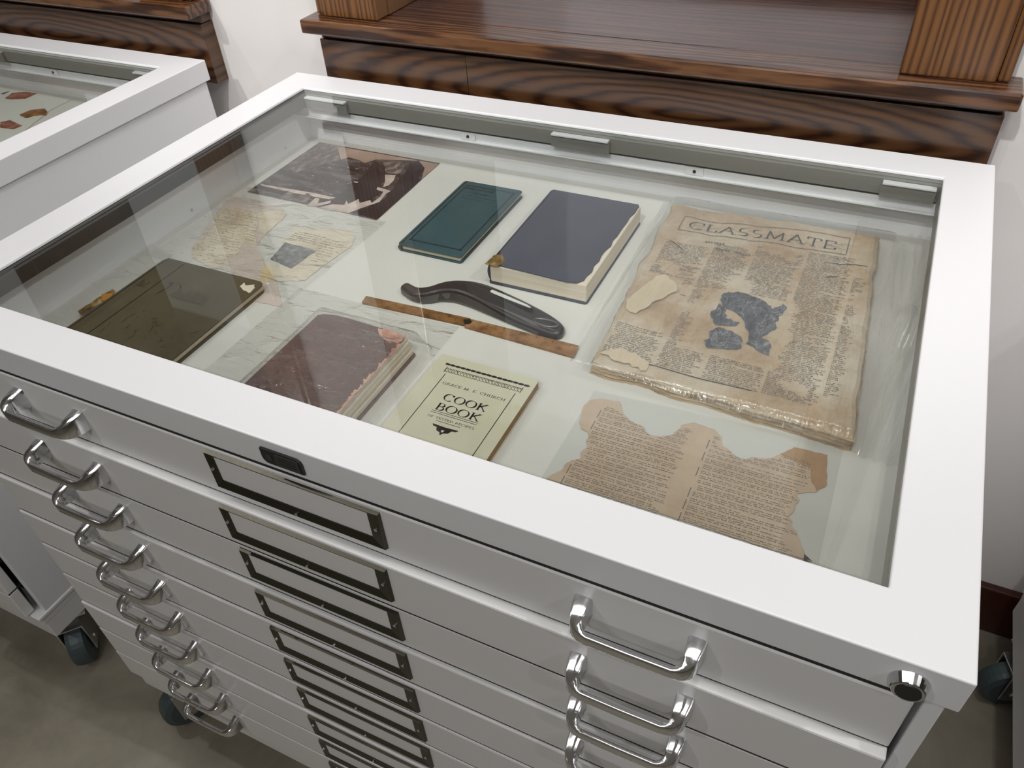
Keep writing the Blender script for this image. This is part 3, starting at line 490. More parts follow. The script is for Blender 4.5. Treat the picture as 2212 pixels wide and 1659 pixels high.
def make_cabinet():
    global HM
    r = empty('flat_file_cabinet', (0, 0, 0), 'x', 'cabinet', 'white flat file cabinets with display tops')
    Z = lambda z: H + z
    bx0, bx1, by0, by1 = .006, W - .006, .004, Dp - .006
    # carcass: shell of sides, back, bottom and the two front posts
    b = MB()
    b.box(bx0, bx0 + .012, by0, by1, Z(-.7044), Z(-LH - .0012)); b.box(bx1 - .012, bx1, by0, by1, Z(-.7044), Z(-LH - .0012))
    b.box(bx0 + .012, bx1 - .012, by1 - .010, by1, Z(-.7044), Z(-LH - .0012))
    b.box(bx0 + .012, bx1 - .012, .02, by1 - .010, Z(-.703), Z(-.700))
    b.build('carcass', 'paint', r, .0015)
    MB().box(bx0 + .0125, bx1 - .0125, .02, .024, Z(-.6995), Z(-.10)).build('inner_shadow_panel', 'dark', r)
    g = MB().box(.0235, W - .0235, .6662, .6682, Z(-.0475), Z(-LH - .0015)).box(.0235, W - .0235, .6600, .6682, Z(-.0490), Z(-.0474)).box(.0235, W - .0235, .6682, by1 - .0105, Z(-.0385), Z(-.0365))
    g.build('back_flange', 'paint', r)
    for x in (.344, .688):
        t_ = MB().box(x - .012, x + .012, x * 0 + .6640, .6661, Z(-.0472), Z(-.0362)).build('flange_tab', 'paint', r, .001)
        MB().cyl((x, .6628, Z(-.0412)), .0022, .0012, 'y', 12).build('screw', 'dark', t_)
    # base
    b = MB(); b.box(bx0 - .003, bx1 + .003, -.014, by1, Z(-.7125), Z(-.7045)); b.box(bx0, bx1, -.010, by1, Z(-.7285), Z(-.7127)); b.box(bx0 + .001, bx1 - .001, -.007, by1, Z(-.772), Z(-.7287))
    b.build('base', 'paint_front', r, .0018)
    # lid frame
    b = MB()
    o_ = [(0, 0), (W, 0), (W, Dp), (0, Dp)]; i_ = [(BF, BF - .003), (W - BF, BF - .003), (W - BF, Dp - BF), (BF, Dp - BF)]
    t = .003
    rings = [[(*p, Z(-LH)) for p in o_], [(*p, Z(0)) for p in o_], [(*p, Z(0)) for p in i_], [(*p, Z(-.0035)) for p in i_]]
    k = len(b.v)
    for rg in rings: b.v += rg
    for a in range(3):
        for j in range(4): b.f.append([k + a * 4 + j, k + a * 4 + (j + 1) % 4, k + (a + 1) * 4 + (j + 1) % 4, k + (a + 1) * 4 + j]); b.mi.append(0)
    o2 = [(t, t), (W - t, t), (W - t, Dp - t), (t, Dp - t)]; e = .012
    i2 = [(BF - e, BF - e), (W - BF + e, BF - e), (W - BF + e, Dp - BF + e), (BF - e, Dp - BF + e)]
    k2 = len(b.v); b.v += [(*p, Z(-LH)) for p in o2] + [(*p, Z(-t)) for p in o2] + [(*p, Z(-.0035)) for p in i_]
    for a, c in ((0, 1), (1, 2)):
        for j in range(4): b.f.append([k2 + a * 4 + j, k2 + a * 4 + (j + 1) % 4, k2 + c * 4 + (j + 1) % 4, k2 + c * 4 + j]); b.mi.append(0)
    for j in range(4): b.f.append([k + j, k + (j + 1) % 4, k2 + (j + 1) % 4, k2 + j]); b.mi.append(0)
    lid = b.build('lid', 'paint', r, .0022, seg=3)
    # grey inner flange of the lid
    b = MB(); f = .0015
    MB().box(BF - f, BF, BF - .003 - f, Dp - BF + f, Z(-.0300), Z(-.0040)).build('side_flange', 'gasket_dark', lid)
    b.box(W - BF, W - BF + f, BF - .003 - f, Dp - BF + f, Z(-.0300), Z(-.0040))
    b.box(BF, W - BF, Dp - BF, Dp - BF + f, Z(-.0315), Z(-.0040)); b.box(BF, W - BF, BF - .003 - f, BF - .003, Z(-.0300), Z(-.0040))
    b.build('inner_flange', 'gasket', lid)
    MB().box(BF + .0002, W - BF - .0002, BF - .0028, Dp - BF - .0002, Z(-.0062), Z(-.0040)).build('glass_pane', 'glass', lid)
    for x0, x1 in ((.0555, .134), (.483, .569), (.9175, .9790)):
        MB().box(x0, x1, Dp - BF - .006, Dp - BF - .0004, Z(-.0325), Z(-.0150)).build('hinge_bracket', 'gasket', lid, .0006)
        MB().box(x0 + .001, x1 - .001, Dp - BF - .0095, Dp - BF - .0004, Z(-.0149), Z(-.0125)).build('hinge_leaf', 'paint', lid, .0004)
    # badge and lock on the lid front
    P = [(.5005, -.0265 + .006), (.5015, -.0235), (.5040, -.0262), (.5080, -.0268), (.5430, -.0268), (.5430, -.0150), (.5415, -.0120), (.5380, -.0100), (.5005, -.0100)]
    b = MB(); n = len(P)
    for (x, z) in P: b.v.append((x, -.0022, Z(z)))
    for (x, z) in P: b.v.append((x, -.0001, Z(z)))
    b.f.append(list(range(n))); b.mi.append(0)
    for i in range(n): b.f.append([i, (i + 1) % n, n + (i + 1) % n, n + i]); b.mi.append(0)
    bd = b.build('badge', 'black', lid)
    m = MB().cyl((.5085, -.0027, Z(-.0185)), .0034, .0004, 'y', 20).box(.5155, .5400, -.0027, -.0023, Z(-.0255), Z(-.0118))
    m.build('badge_emblem', 'badge', bd)
    m = MB()
    for zz in (-.0150, -.0185, -.0220): m.box(.5175, .5370, -.0029, -.0027, Z(zz - .0006), Z(zz + .0006))
    m.build('badge_lines', 'black', bd)
    lk = MB().cyl((1.003, -.0075, Z(-.0200)), .0098, .0075, 'y', 32, 0, .0122).build('lock', 'chrome', lid, .0006, smooth=False)
    MB().cyl((1.003, -.0081, Z(-.0200)), .0076, .0006, 'y', 24).build('lock_cylinder', 'black', lk)
    # drawers
    HM = handle_mesh(); HM.materials.append(M['chrome'])
    for p in HM.polygons: p.use_smooth = True
    HM.set_sharp_from_angle(angle=math.radians(24))
    # black strips standing in for the shade in the gap above each drawer
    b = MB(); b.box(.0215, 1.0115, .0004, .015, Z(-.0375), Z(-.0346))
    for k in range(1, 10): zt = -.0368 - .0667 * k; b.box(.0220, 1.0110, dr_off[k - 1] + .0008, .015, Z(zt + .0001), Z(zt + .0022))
    b.build('gap_shade_strip', 'dark', r)
    lm = MB()   # label holder frame, bevelled cross section
    lx0, lx1, lz0, lz1 = .4270, .6130, -.0520, -.0045
    O = [(lx0, lz0), (lx1, lz0), (lx1, lz1), (lx0, lz1)]
    A = [(lx0 + .0012, lz0 + .001), (lx1 - .0012, lz0 + .001), (lx1 - .0012, lz1 - .001), (lx0 + .0012, lz1 - .001)]
    I = [(lx0 + .0090, lz0 + .0110), (lx1 - .0125, lz0 + .0110), (lx1 - .0125, lz1 - .0045), (lx0 + .0090, lz1 - .0045)]
    rg = [[(x, .0, z) for x, z in O], [(x, -.0035, z) for x, z in A], [(x, -.0022, z) for x, z in I], [(x, .0, z) for x, z in I]]
    lm.loft(rg, caps=False); lme = lm.mesh('label_holder'); lme.materials.append(M['dark_metal'])
    bm_ = MB().box(I[0][0] + .0001, I[1][0] - .0001, -.0012, -.0001, I[0][1] + .0001, I[2][1] - .0001).mesh('label_card'); bm_.materials.append(M['paint_front'])
    sme = MB().cyl((0, -.0048, 0), .0017, .0022, 'y', 10).mesh('rivet'); sme.materials.append(M['chrome'])
    for k in range(10):
        y = dr_off[k]; ztop = (-.0376 if k == 0 else -.0368 - .0667 * k); zbot = ztop - .0645
        b = MB(); b.box(.0215, 1.0115, y, y + .018, Z(zbot), Z(ztop))
        if k == 0: b.box(.0215, 1.0115, y + .016, .022, Z(-.1015), Z(-.098))
        d = b.build('drawer', 'paint_front', r, .0020)
        d['label'] = ['topmost', 'second', 'third', 'fourth', 'fifth', 'sixth', 'seventh', 'eighth', 'ninth', 'bottom'][k] + ' drawer front'
        for hx in (.2165, .8325):
            h = bpy.data.objects.new('handle', HM); COL.objects.link(h); h.parent = d; h.location = (hx, y + .0003, Z(-.0665 - .0667 * k))
        l = bpy.data.objects.new('label_holder', lme); COL.objects.link(l); l.parent = d; l.location = (0, y + .0002, Z(ztop))
        c = bpy.data.objects.new('label_card', bm_); COL.objects.link(c); c.parent = d; c.location = (0, y + .0002, Z(ztop))
        for x, z in ((lx0 + .0050, -.0250), (lx1 - .0055, -.0250), (.520, lz0 + .0052)):
            s = bpy.data.objects.new('rivet', sme); COL.objects.link(s); s.parent = d; s.location = (x, y + .0002, Z(ztop) + z)
    # display tray of the top drawer
    b = MB(); x0, x1, y0, y1 = .0215, W - .0215, .0225, .6915
    b.box(x0, x0 + .0015, y0, y1, Z(-.1), Z(-.0385)); b.box(x1 - .0015, x1, y0, y1, Z(-.1), Z(-.0385))
    b.box(x0 + .0015, x1 - .0015, y1 - .0015, y1, Z(-.1), Z(-.0505)); b.box(x0 + .0015, x1 - .0015, y0, y0 + .0015, Z(-.1), Z(-.0385))
    b.box(x0, x1, y1, y1 + .006, Z(-.0518), Z(-.0503))
    tr = b.build('display_tray', 'paint', r)
    MB().box(x0 + .0017, x1 - .0017, y0 + .0017, y1 - .0017, Z(-.1005), Z(-.098)).build('tray_lining', 'lining', tr)
    for y in (.40, .62): MB().cyl((x0 + .0012, y, Z(-.088)), .0022, .0016, 'x', 12).build('tray_screw', 'steel', tr)
    # casters
    for cx, cy, rot in ((.052, .045, 246), (W - .052, .047, 318), (.052, Dp - .085, 200), (W - .052, Dp - .08, 160)):
        b = MB(); b.box(-.036, .036, -.036, .036, .1235, .1275); b.cyl((0, 0, .106), .022, .0175, 'z', 20)
        b.box(-.018, .046, -.0235, -.0200, .032, .1060); b.box(-.018, .046, .0200, .0235, .032, .1060); b.box(-.022, .046, -.0235, .0235, .1030, .1062)
        cs = b.build('caster', 'steel', r, .001); cs.location = (cx, cy, 0); cs.rotation_euler = (0, 0, math.radians(rot))
        wv = MB(); rings = []
        for yy, rr in ((-.018, .036), (-.0145, .0455), (-.007, .0475), (.007, .0475), (.0145, .0455), (.018, .036)):
            rings.append([(.026 + rr * math.cos(2 * math.pi * i / 32), yy, .0476 + rr * math.sin(2 * math.pi * i / 32)) for i in range(32)])
        wv.loft(rings).build('wheel', 'rubber', cs, smooth=False)
        MB().cyl((.026, -.0255, .0476), .006, .051, 'y', 12).build('axle_bolt', 'chrome', cs)
    return r
cab = make_cabinet()
cab['label'] = 'nearest white flat file cabinet, ten drawers, old books under its glass lid'
cabL = copy_tree(cab); cabL.location.x = -1.235; cabL['label'] = 'white flat file cabinet on the left with coloured prints under its glass'
cabR = copy_tree(cab); cabR.location.x = 1.300; cabR['label'] = 'cabinet at the right edge, only its lower rear corner and caster in view'

# ------------------------------------------------------------------ things in the display tray
TZ = H - .098 + .0001
rnd = random.Random(4)
def thing_mesh(mb, name, mats, label, cat, group=None, bevel=0., smooth=False):
    return tag(mb.build(name, mats, None, bevel, smooth), label, cat, group)
def book(name, x0, x1, y0, y1, th, cover, pages, label, ct=.0022, over=.003, r=.004, spine='left', group='old books in the glass display'):
    """closed book lying flat; spine on the left (-x) side"""
    t = empty(name, (x0, y0, TZ), label, 'book', group)
    w_, h_ = x1 - x0, y1 - y0
    MB().prism(rect_pts(0, w_, 0, h_, r), 0, ct).build('back_cover', cover, t, .0006)
    MB().prism(rect_pts(0, w_, 0, h_, r), th - ct, th).build('front_cover', cover, t, .0008)
    sp = MB(); rings = []
    for yy in (.0004, h_ - .0004):
        rings.append([(.0038 - .0040 * math.sin(math.pi * i / 8), yy, th * (i / 8.)) for i in range(9)] + [(.005, yy, th), (.005, yy, 0)])
    sp.loft(rings).build('spine', cover, t)
    MB().box(.0052, w_ - over, over, h_ - over, ct, th - ct).build('page_block', pages, t, .0006)
    return t
def child(mb, name, mats, parent, **k):
    return mb.build(name, mats, parent, **k)
def shift(pts, o): return [(x - o[0], y - o[1]) for x, y in pts]

# photograph print
t = MB(); t.prism([(.0500, .4880), (.2850, .4850), (.2835, .6730), (.0500, .6740)], TZ, TZ + .0007)
z = TZ + .0008
for kx, (nm, mi) in enumerate((('ph_hill', 0), ('ph_sky2', 2), ('ph_sky', 3), ('ph_road', 4), ('ph_town', 2), ('ph_roofs', 2), ('ph_light2', 4), ('ph_wall', 1), ('ph_lightwall', 4), ('ph_road2', 4), ('ph_tower', 1))):
    t.poly(H3(D[nm], z + kx * .00004), mi)
for i in range(26):
    x = rnd.uniform(.09, .20); y = rnd.uniform(.50, .62); s_ = rnd.uniform(.001, .004)
    if inside((x, y), D['ph_wall']): continue
    t.poly(H3([(x, y), (x + s_ * 2, y), (x + s_ * 2, y + s_), (x, y + s_)], z + .0009), 2 if i % 3 else 4)
thing_mesh(t, 'photograph', ['ph_dark', 'ph_black', 'ph_mid', 'ph_sky', 'ph_light'], 'large dark old photograph of castle walls above a town, back left corner of the tray', 'photograph')

# teal book
b = book('teal_book', .3590, .4545, .4255, .6170, .0105, 'teal_cloth', 'pages', 'slim teal cloth book with dark ruled border, between the photograph and the blue book', r=.005)
o = (.3590, .4255); z = .0107
m = MB(); fx0, fx1, fy0, fy1 = .0095, .0880, .0140, .1800
for q in ((fx0, fx1, fy0, fy0 + .003), (fx0, fx1, fy1 - .002, fy1), (fx0, fx0 + .0022, fy0, fy1), (fx1 - .0026, fx1, fy0, fy1)): m.poly(H3(rect_pts(*q), z))
child(m, 'stamped_border', 'teal_dark', b)
m = MB(); fake_text(m, .014, .082, .1660, .1752, .02, .0064, z, random.Random(2), let=.0050, gap=.0020, wmin=9, wmax=12, para=0)
fake_text(m, .031, .068, .156, .1625, .02, .0040, z, random.Random(3), let=.0034, gap=.0010, wmin=5, wmax=9, para=0)
fake_text(m, .018, .078, .137, .1505, .0068, .0014, z, random.Random(5), let=.0014, gap=.0005, wmin=4, wmax=9)
child(m, 'title_lettering', 'teal_dark', b)

# slate blue book, cover edge nibbled on the right
bx, by = .5065, .3985
b = empty('blue_book', (bx, by, TZ), 'thick slate blue cloth book with pale page edges, left of the newspaper', 'book', 'old books in the glass display')
MB().prism(rect_pts(0, .1305, .0012, .2045, .004), 0, .003).build('back_cover', 'blue_cloth', b, .0006)
rr = random.Random(8); P = [(.002, .010), (.008, .003), (.060, .0015), (.105, -.0005), (.118, .002), (.1235, .010)]
for i in range(14): P.append((.1245 + rr.uniform(-.002, .0012) + .003 * i / 13, .018 + .0125 * i))
P += [(.128, .199), (.126, .2030), (.004, .2035), (0, .200)]
MB().prism(P, .0270, .0295).build('front_cover', 'blue_cloth', b, .0007)
MB().box(.003, .1295, .0022, .2035, .0030, .0270).build('page_block', 'pages_pale', b, .0015)
rings = []
for yy in (.004, .2030): rings.append([(.0028 - .0045 * math.sin(math.pi * i / 8), yy, .0295 * (i / 8.)) for i in range(9)] + [(.004, yy, .0295), (.004, yy, 0)])
MB().loft(rings).build('spine', 'blue_cloth', b)
MB().prism(ragged([(-.001, -.002), (.016, -.0015), (.021, .010), (.010, .024), (.001, .020)], .0008, .004, rr), .0296, .0301).build('worn_corner', 'scrap', b)

# olive brown book
b = book('brown_book', .0860, .2520, .0300, .2850, .0115, 'green_cloth', 'pages', 'olive brown cloth book with a torn spine, front left of the tray', r=.010)
z = .0117; m = MB()
m.poly(H3([(.0345, .006), (.0360, .006), (.0360, .2500), (.0345, .2500)], z))
def script(mb, x, y, k, h, z, dx):
    for i in range(k):
        hh = h * rr.uniform(.55, 1.); ribbon(mb, [(x + i * dx, y), (x + i * dx + h * .12, y + hh * .5), (x + i * dx + h * .05, y + hh)], lambda d: .0010, z)
        ribbon(mb, [(x + i * dx, y), (x + (i + .5) * dx, y - h * .08), (x + (i + 1) * dx, y + h * .1)], lambda d: .0007, z)
ribbon(m, [(.052, .184), (.056, .205), (.050, .212)], lambda d: .0016, z); ribbon(m, [(.046, .207), (.062, .213), (.072, .206)], lambda d: .0012, z)
script(m, .070, .186, 13, .022, z, .0042)
script(m, .012, .190, 3, .014, z, .0050)
for i in range(22): 
    x = rr.uniform(.045, .155); y = rr.uniform(.09, .15); ribbon(m, [(x, y), (x + rr.uniform(-.006, .006), y + rr.uniform(.004, .012))], lambda d: .0006, z)
child(m, 'stamped_lettering', 'green_dark', b)
m = MB().prism(ragged([(.148, .232), (.162, .228), (.161, .240), (.156, .246), (.146, .240), (.140, .245), (.141, .236)], .0008, .003, rr), .01165, .0118)
m.build('worn_patch', 'pages_pale', b)
sp = shift(D['spine'], (.086, .030)); MB().prism(ragged(sp, .0007, .004, rr), .0040, .0088).build('torn_spine', 'scrap', b)
MB().prism(shift(D['spine_orange'], (.086, .030)), .0090, .0110).build('spine_thread', 'orange', b)

# maroon book
b = empty('maroon_book', (.3725, .0850, TZ), 'worn maroon leather book inside a clear bag, left of the cook book', 'book', 'old books in the glass display')
o = (.3725, .0850); rr = random.Random(11)
P = [(.0, .1500), (.006, .1545), (.018, .1575), (.040, .1580), (.070, .1565), (.096, .1555), (.112, .1535), (.1165, .148)]
for i in range(14): P.append((.1170 + rr.uniform(-.0030, .0010), .142 - .0100 * i))
P += [(.114, .002), (0, .0)]
MB().prism(P[::-1], .0255, .0280).build('front_cover', 'maroon', b, .0008)
MB().prism(rect_pts(0, .123, .0, .158, .004), 0, .0025).build('back_cover', 'maroon', b, .0006)
for i, (a, c, s_) in enumerate(((.0026, .0090, .1205), (.0092, .0150, .1190), (.0152, .0205, .1180), (.0207, .0253, .1165))):
    MB().box(.004, s_, .0025, .1555, a, c).build('page_gathering', ('pages_pale', 'pages')[i % 2], b, .0012)
wr = [p for p in shift([(.4520, .2385), (.4700, .2400), (.4885, .2385), (.4893, .2300), (.4870, .2230), (.4740, .2225), (.4600, .2290)], o)]
MB().prism(ragged(wr, .0012, .004, rr), .0281, .0288).build('worn_corner', 'worn_pink', b)
m = MB()
for i in range(15):
    y = .138 - .0090 * i; w0 = rr.uniform(.0005, .0050); m.prism(ragged([(.1178 - w0, y), (.1188, y + .001), (.1184, y - .0085), (.1176 - rr.uniform(0, .003), y - .0080)], .0008, .002, rr), .0281, .0285)
m.build('worn_edge', 'worn_pink', b)
m = MB(); z = .0283
for q in ((.020, .104, .132, .1335), (.020, .0212, .006, .1335), (.1028, .104, .006, .1335)): m.poly(H3(rect_pts(*q), z))
fake_text(m, .075, .098, .085, .108, .0050, .0030, z, random.Random(9), let=.0022, gap=.0008)
fake_text(m, .028, .045, .094, .108, .0050, .0030, z, random.Random(10), let=.0022, gap=.0008)
child(m, 'blind_stamping', 'maroon_dark', b)

# cook book
ox, oy = .5285, .0700
b = empty('cook_book', (ox, oy, TZ), 'pale green paperback lettered COOK BOOK, front centre of the tray', 'book', 'old books in the glass display')
w_, h_ = .1165, .1735
MB().box(.0005, w_ - .0010, .0005, h_ - .0005, .0004, .0106).build('page_block', 'cook_side', b, .0005)
MB().prism(rect_pts(0, w_, 0, h_, .001), .0107, .0114).build('front_cover', 'cook', b)
MB().prism(rect_pts(0, w_, 0, h_, .001), 0, .0004).build('back_cover', 'cook', b)
z = .0116; S_ = lambda k: shift(D[k], (ox, oy)); m = MB()
L_ = S_('ck_line')
for a, c in ((L_[0], L_[1]), (L_[2], L_[3])): ribbon(m, [(a[0], a[1]), (a[0], .012)], lambda d: .0008, z)
ribbon(m, [(L_[0][0], .012), (L_[2][0], .012)], lambda d: .0008, z)
x = .0125
while x < .107:      # beaded head bar
    ribbon(m, [(x, .1600), (x + .0048, .1600)], lambda d: .0030, z); ribbon(m, [(x + .0048, .1600), (x + .0062, .1600)], lambda d: .0014, z); x += .0062
write(m, 'GRACE M. E. CHURCH', .0245, .1298, .0970, .0036, z, .17, .07)
write(m, 'COOK', .0365, .1080, .0855, .0102, z, .20, .05)
write(m, 'BOOK', .0365, .0930, .0855, .0102, z, .20, .05)
for yy in (.0910, .0885): ribbon(m, [(.0345, yy), (.0865, yy)], lambda d: .0005, z)
write(m, 'OF TESTED RECIPES', .0345, .0815, .0870, .0028, z, .17, .08)
ribbon(m, [(.0460, .0790), (.0735, .0790)], lambda d: .0005, z)
for sx in (-1, 1):
    c = .0597; m.poly(H3([(c, .0735), (c + sx * .0145, .0742), (c + sx * .0125, .0715), (c + sx * .0085, .0712), (c + sx * .0065, .0670), (c + sx * .0020, .0655), (c, .0618)], z))
m.build('title_printing', 'ink', b, norecalc=True)
m = MB(); m.poly(H3([(.0580, .0690), (.0614, .0690), (.0605, .0660), (.0589, .0660)], z + .0002)); m.build('ornament_centre', 'cook', b)
m = MB(); r2 = random.Random(5)      # patterned band under the bar
for i in range(24):
    cx_ = .0185 + i * .0037
    ribbon(m, arc(cx_, .1515, .0016, .0026, r2.uniform(0, 90), r2.uniform(240, 340), 8), lambda d: .0007, z)
    ribbon(m, arc(cx_ + .0018, .1530, .0014, .0016, 0, 250, 6), lambda d: .0006, z)
    ribbon(m, [(cx_ - .0018, .1480), (cx_, .1492), (cx_ + .0018, .1480)], lambda d: .0006, z)
for x in (.0168, .1060): ribbon(m, [(x, .1560), (x, .1475)], lambda d: .0010, z)
m.build('ornament_band', 'ink_faded', b, norecalc=True)

# folding ruler
t = empty('wooden_ruler', (0, 0, TZ), 'brown wooden folding ruler lying in front of the dark curved tool', 'ruler')
MB().prism([(.3800, .3160), (.5220, .3222), (.5215, .3090), (.3825, .3028)], 0, .0035).build('left_section', 'ruler', t, .0004)
MB().prism([(.5225, .3212), (.6585, .3214), (.6605, .3014), (.5222, .3060)], 0, .0035).build('right_section', 'ruler2', t, .0004)
m = MB()
for i in range(1, 27):
    x = .384 + i * .0102; ln_ = .006 if i % 4 == 0 else .0035; y = .3160 + (x - .38) * .026 - .0012 if x < .52 else .3195
    m.poly(H3([(x, y), (x + .0005, y), (x + .0005, y - ln_), (x, y - ln_)], .0036))
m.build('scale_marks', 'ink', t)
MB().cyl((.5222, .3145, .0034), .0048, .0006, 'z', 16).build('joint', 'dark_metal', t)

# dark curved tool
TP = [(.4135, .3400), (.4150, .3500), (.4200, .3530), (.4273, .3500), (.4389, .3454), (.4519, .3497), (.4612, .3602), (.474, .3677), (.4895, .3711), (.5085, .3739), (.5339, .3734), (.5687, .3695), (.6031, .3594), (.6246, .3490), (.6334, .3415), (.6354, .3335), (.6339, .3266), (.6261, .3214), (.6102, .3234), (.5771, .3288), (.544, .3363), (.5088, .3436), (.4875, .3460), (.4720, .3420), (.461, .3337), (.4506, .3285), (.4380, .3290), (.4284, .3325)]
t = empty('curved_tool', (0, 0, TZ), 'long dark curved metal tool with a slot, between the ruler and the blue book', 'tool')
SL = [(.5180, .3660), (.5220, .3700), (.5521, .3635), (.5830, .3555), (.5905, .3520), (.5895, .3480), (.5525, .3545), (.5200, .3615)]
def chaikin(p, k=2):
    for _ in range(k):
        q = []
        for i in range(len(p)):
            a, c = p[i], p[(i + 1) % len(p)]; q += [(a[0] * .75 + c[0] * .25, a[1] * .75 + c[1] * .25), (a[0] * .25 + c[0] * .75, a[1] * .25 + c[1] * .75)]
        p = q
    return p
def tool_mesh():
    b = MB(); pts = chaikin(TP); n = len(pts); c = Vector((sum(p[0] for p in pts) / n, sum(p[1] for p in pts) / n))
    def inset(k):
        out = []
        for i in range(n):
            p = Vector(pts[i]); a = Vector(pts[i - 1]); d = Vector(pts[(i + 1) % n]) - a; nn = Vector((-d.y, d.x)).normalized()
            q_ = p + nn * k; q2 = p - nn * k; out.append(q_ if inside((q_.x, q_.y), pts) else q2)
        return out
    hz = lambda x: .004 + .010 * math.exp(-((x - .50) / .055) ** 2)
    rings = [[(p[0], p[1], hz(p[0]) * .3) for p in pts], [(p[0], p[1], hz(p[0]) + .002) for p in pts], [(p.x, p.y, hz(p.x) + .0045) for p in inset(.0012)], [(p.x, p.y, hz(p.x) + .006) for p in inset(.0034)]]
    b.loft(rings, caps=True); return b
tb = tool_mesh().build('tool_body', 'razor', t, .0016, seg=3)
MB().prism(chaikin(SL), .0130, .0162).build('slot_rim', 'black', t, .0006)
MB().prism([(.5215, .3668), (.5235, .3684), (.5521, .3618), (.5800, .3545), (.5870, .3512), (.5860, .3498), (.5525, .3562), (.5230, .3630)], .0163, .0168).build('slot_highlight', 'print_white', t)  # white insert painted in as the highlight inside the slot
m = MB(); rings = []
for i in range(28):
    a = 2 * math.pi * i / 28; cx_, cy_ = .6115 + .0145 * math.cos(a), .3372 + .0060 * math.sin(a)
    rings.append([(cx_ + .0022 * math.cos(f) * math.cos(a), cy_ + .0022 * math.cos(f) * math.sin(a), .0105 + .0022 * math.sin(f)) for f in [2 * math.pi * j / 8 for j in range(8)]])
m.loft(rings, closed=True).build('end_ring', 'razor_grey', t, smooth=True)
m = MB(); LP = [(.4506, .3300), (.461, .3352), (.4720, .3435), (.4875, .3478), (.5088, .3458), (.544, .3385), (.5771, .3310), (.6080, .3250)]
rings = [[(x, y + .0014, .0150 if False else (.006 + .010 * math.exp(-((x - .50) / .055) ** 2) + .0005)), (x, y - .0020, .006 + .010 * math.exp(-((x - .50) / .055) ** 2) * .9), (x, y - .0014, .001), (x, y + .0022, .001)] for x, y in LP]
m.loft(rings).build('worn_edge', 'razor_grey', t)

# newspaper in its bag
hx = lambda x, y: .0170 + .0030 * noise.noise(Vector((x * 16, y * 16, 1.3))) + .0022 * abs(noise.noise(Vector((x * 38, y * 38, 4.)))) + .0012 * abs(noise.noise(Vector((x * 95, y * 95, 8.))))
def nx(u, v):   # u,v 0..1 across the sheet, slightly skewed and ragged outline
    x0 = .6870 - .018 * v; x1 = .9490 - .0185 * v
    y0 = .2880 - .0150 * u; y1 = .6400 + .0080 * u
    y1 += .004 * noise.noise(Vector((u * 9, 0, 3))) + .002 * noise.noise(Vector((u * 30, 0, 3)))
    y0 += .004 * noise.noise(Vector((u * 7, 0, 9))); x0 += .005 * noise.noise(Vector((0, v * 8, 5))); x1 += .003 * noise.noise(Vector((0, v * 10, 7)))
    return x0 + (x1 - x0) * u, y0 + (y1 - y0) * v
t = empty('newspaper', (0, 0, TZ), 'thick crumpled yellowed newspaper headed CLASSMATE, on the right of the tray', 'newspaper')
NU, NV = 66, 84; m = MB(); idx = {}
for j in range(NV + 1):
    for i in range(NU + 1):
        x, y = nx(i / NU, j / NV); idx[i, j] = len(m.v); e = min(i, NU - i, j, NV - j); m.v.append((x, y, hx(x, y) - (.0025 if e == 0 else 0)))
for j in range(NV):
    for i in range(NU): m.f.append([idx[i, j], idx[i + 1, j], idx[i + 1, j + 1], idx[i, j + 1]]); m.mi.append(0)
rim = [(i, 0) for i in range(NU)] + [(NU, j) for j in range(NV)] + [(i, NV) for i in range(NU, 0, -1)] + [(0, j) for j in range(NV, 0, -1)]
prev = [idx[a] for a in rim]
rn = random.Random(77)
for lv in range(1, 8):
    z = .0150 * (1 - lv / 7.); cur = []
    for a in rim:
        x, y, _ = m.v[idx[a]]; k = (.0022 if lv % 2 else -.0004) + rn.uniform(-.0008, .0008)
        dx = -k if a[0] == 0 else (k if a[0] == NU else 0); dy = -k if a[1] == 0 else (k if a[1] == NV else 0)
        cur.append(len(m.v)); m.v.append((x + dx, y + dy, z))
    n = len(rim)
    for i in range(n): m.f.append([prev[i], cur[i], cur[(i + 1) % n], prev[(i + 1) % n]]); m.mi.append(1)
    prev = cur
m.build('page_stack', ['news', 'news_side'], t, smooth=False)
img = [D['cm_img1'], D['cm_img2'], D['cm_img3']]
zt_ = lambda x, y: hx(x, y) + .0006
def inv(x, y): return (x - .678) / .262, (y - .285) / .355
def keepn(p):
    u, v = inv(*p)
    if not (.015 < u < .985 and .02 < v < .985): return False
    if .765 < p[0] < .863 and .340 < p[1] < .462: return False
    if noise.noise(Vector((p[0] * 22, p[1] * 22, 33))) > .40: return False
    if p[0] - .687 + (p[1] - .42) * .1 < .05 and .36 < p[1] < .47: return False
    return True
m = MB(); r3 = random.Random(21)
cols = [(.690, .7465), (.7495, .7960), (.7990, .8560), (.8590, .9120)]
for ci, (a, c) in enumerate(cols):
    fake_text(m, a, c, .300, .545 + .012 * ci, .0029, .0017, zt_, r3, keepn, let=.0014, gap=.0005)
fake_text(m, .9150, .9300, .32, .54, .0029, .0017, zt_, r3, keepn, let=.0014, gap=.0005)
m.build('body_text', 'ink_faded', t, norecalc=True)
m = MB(); zt2 = lambda x, y: hx(x, y) + .0009
write(m, 'CLASSMATE', .7045, .5845, .8870, .0190, zt2, .12, .04, slope=.054)
m.build('masthead_lettering', 'ink', t, norecalc=True)
m = MB()
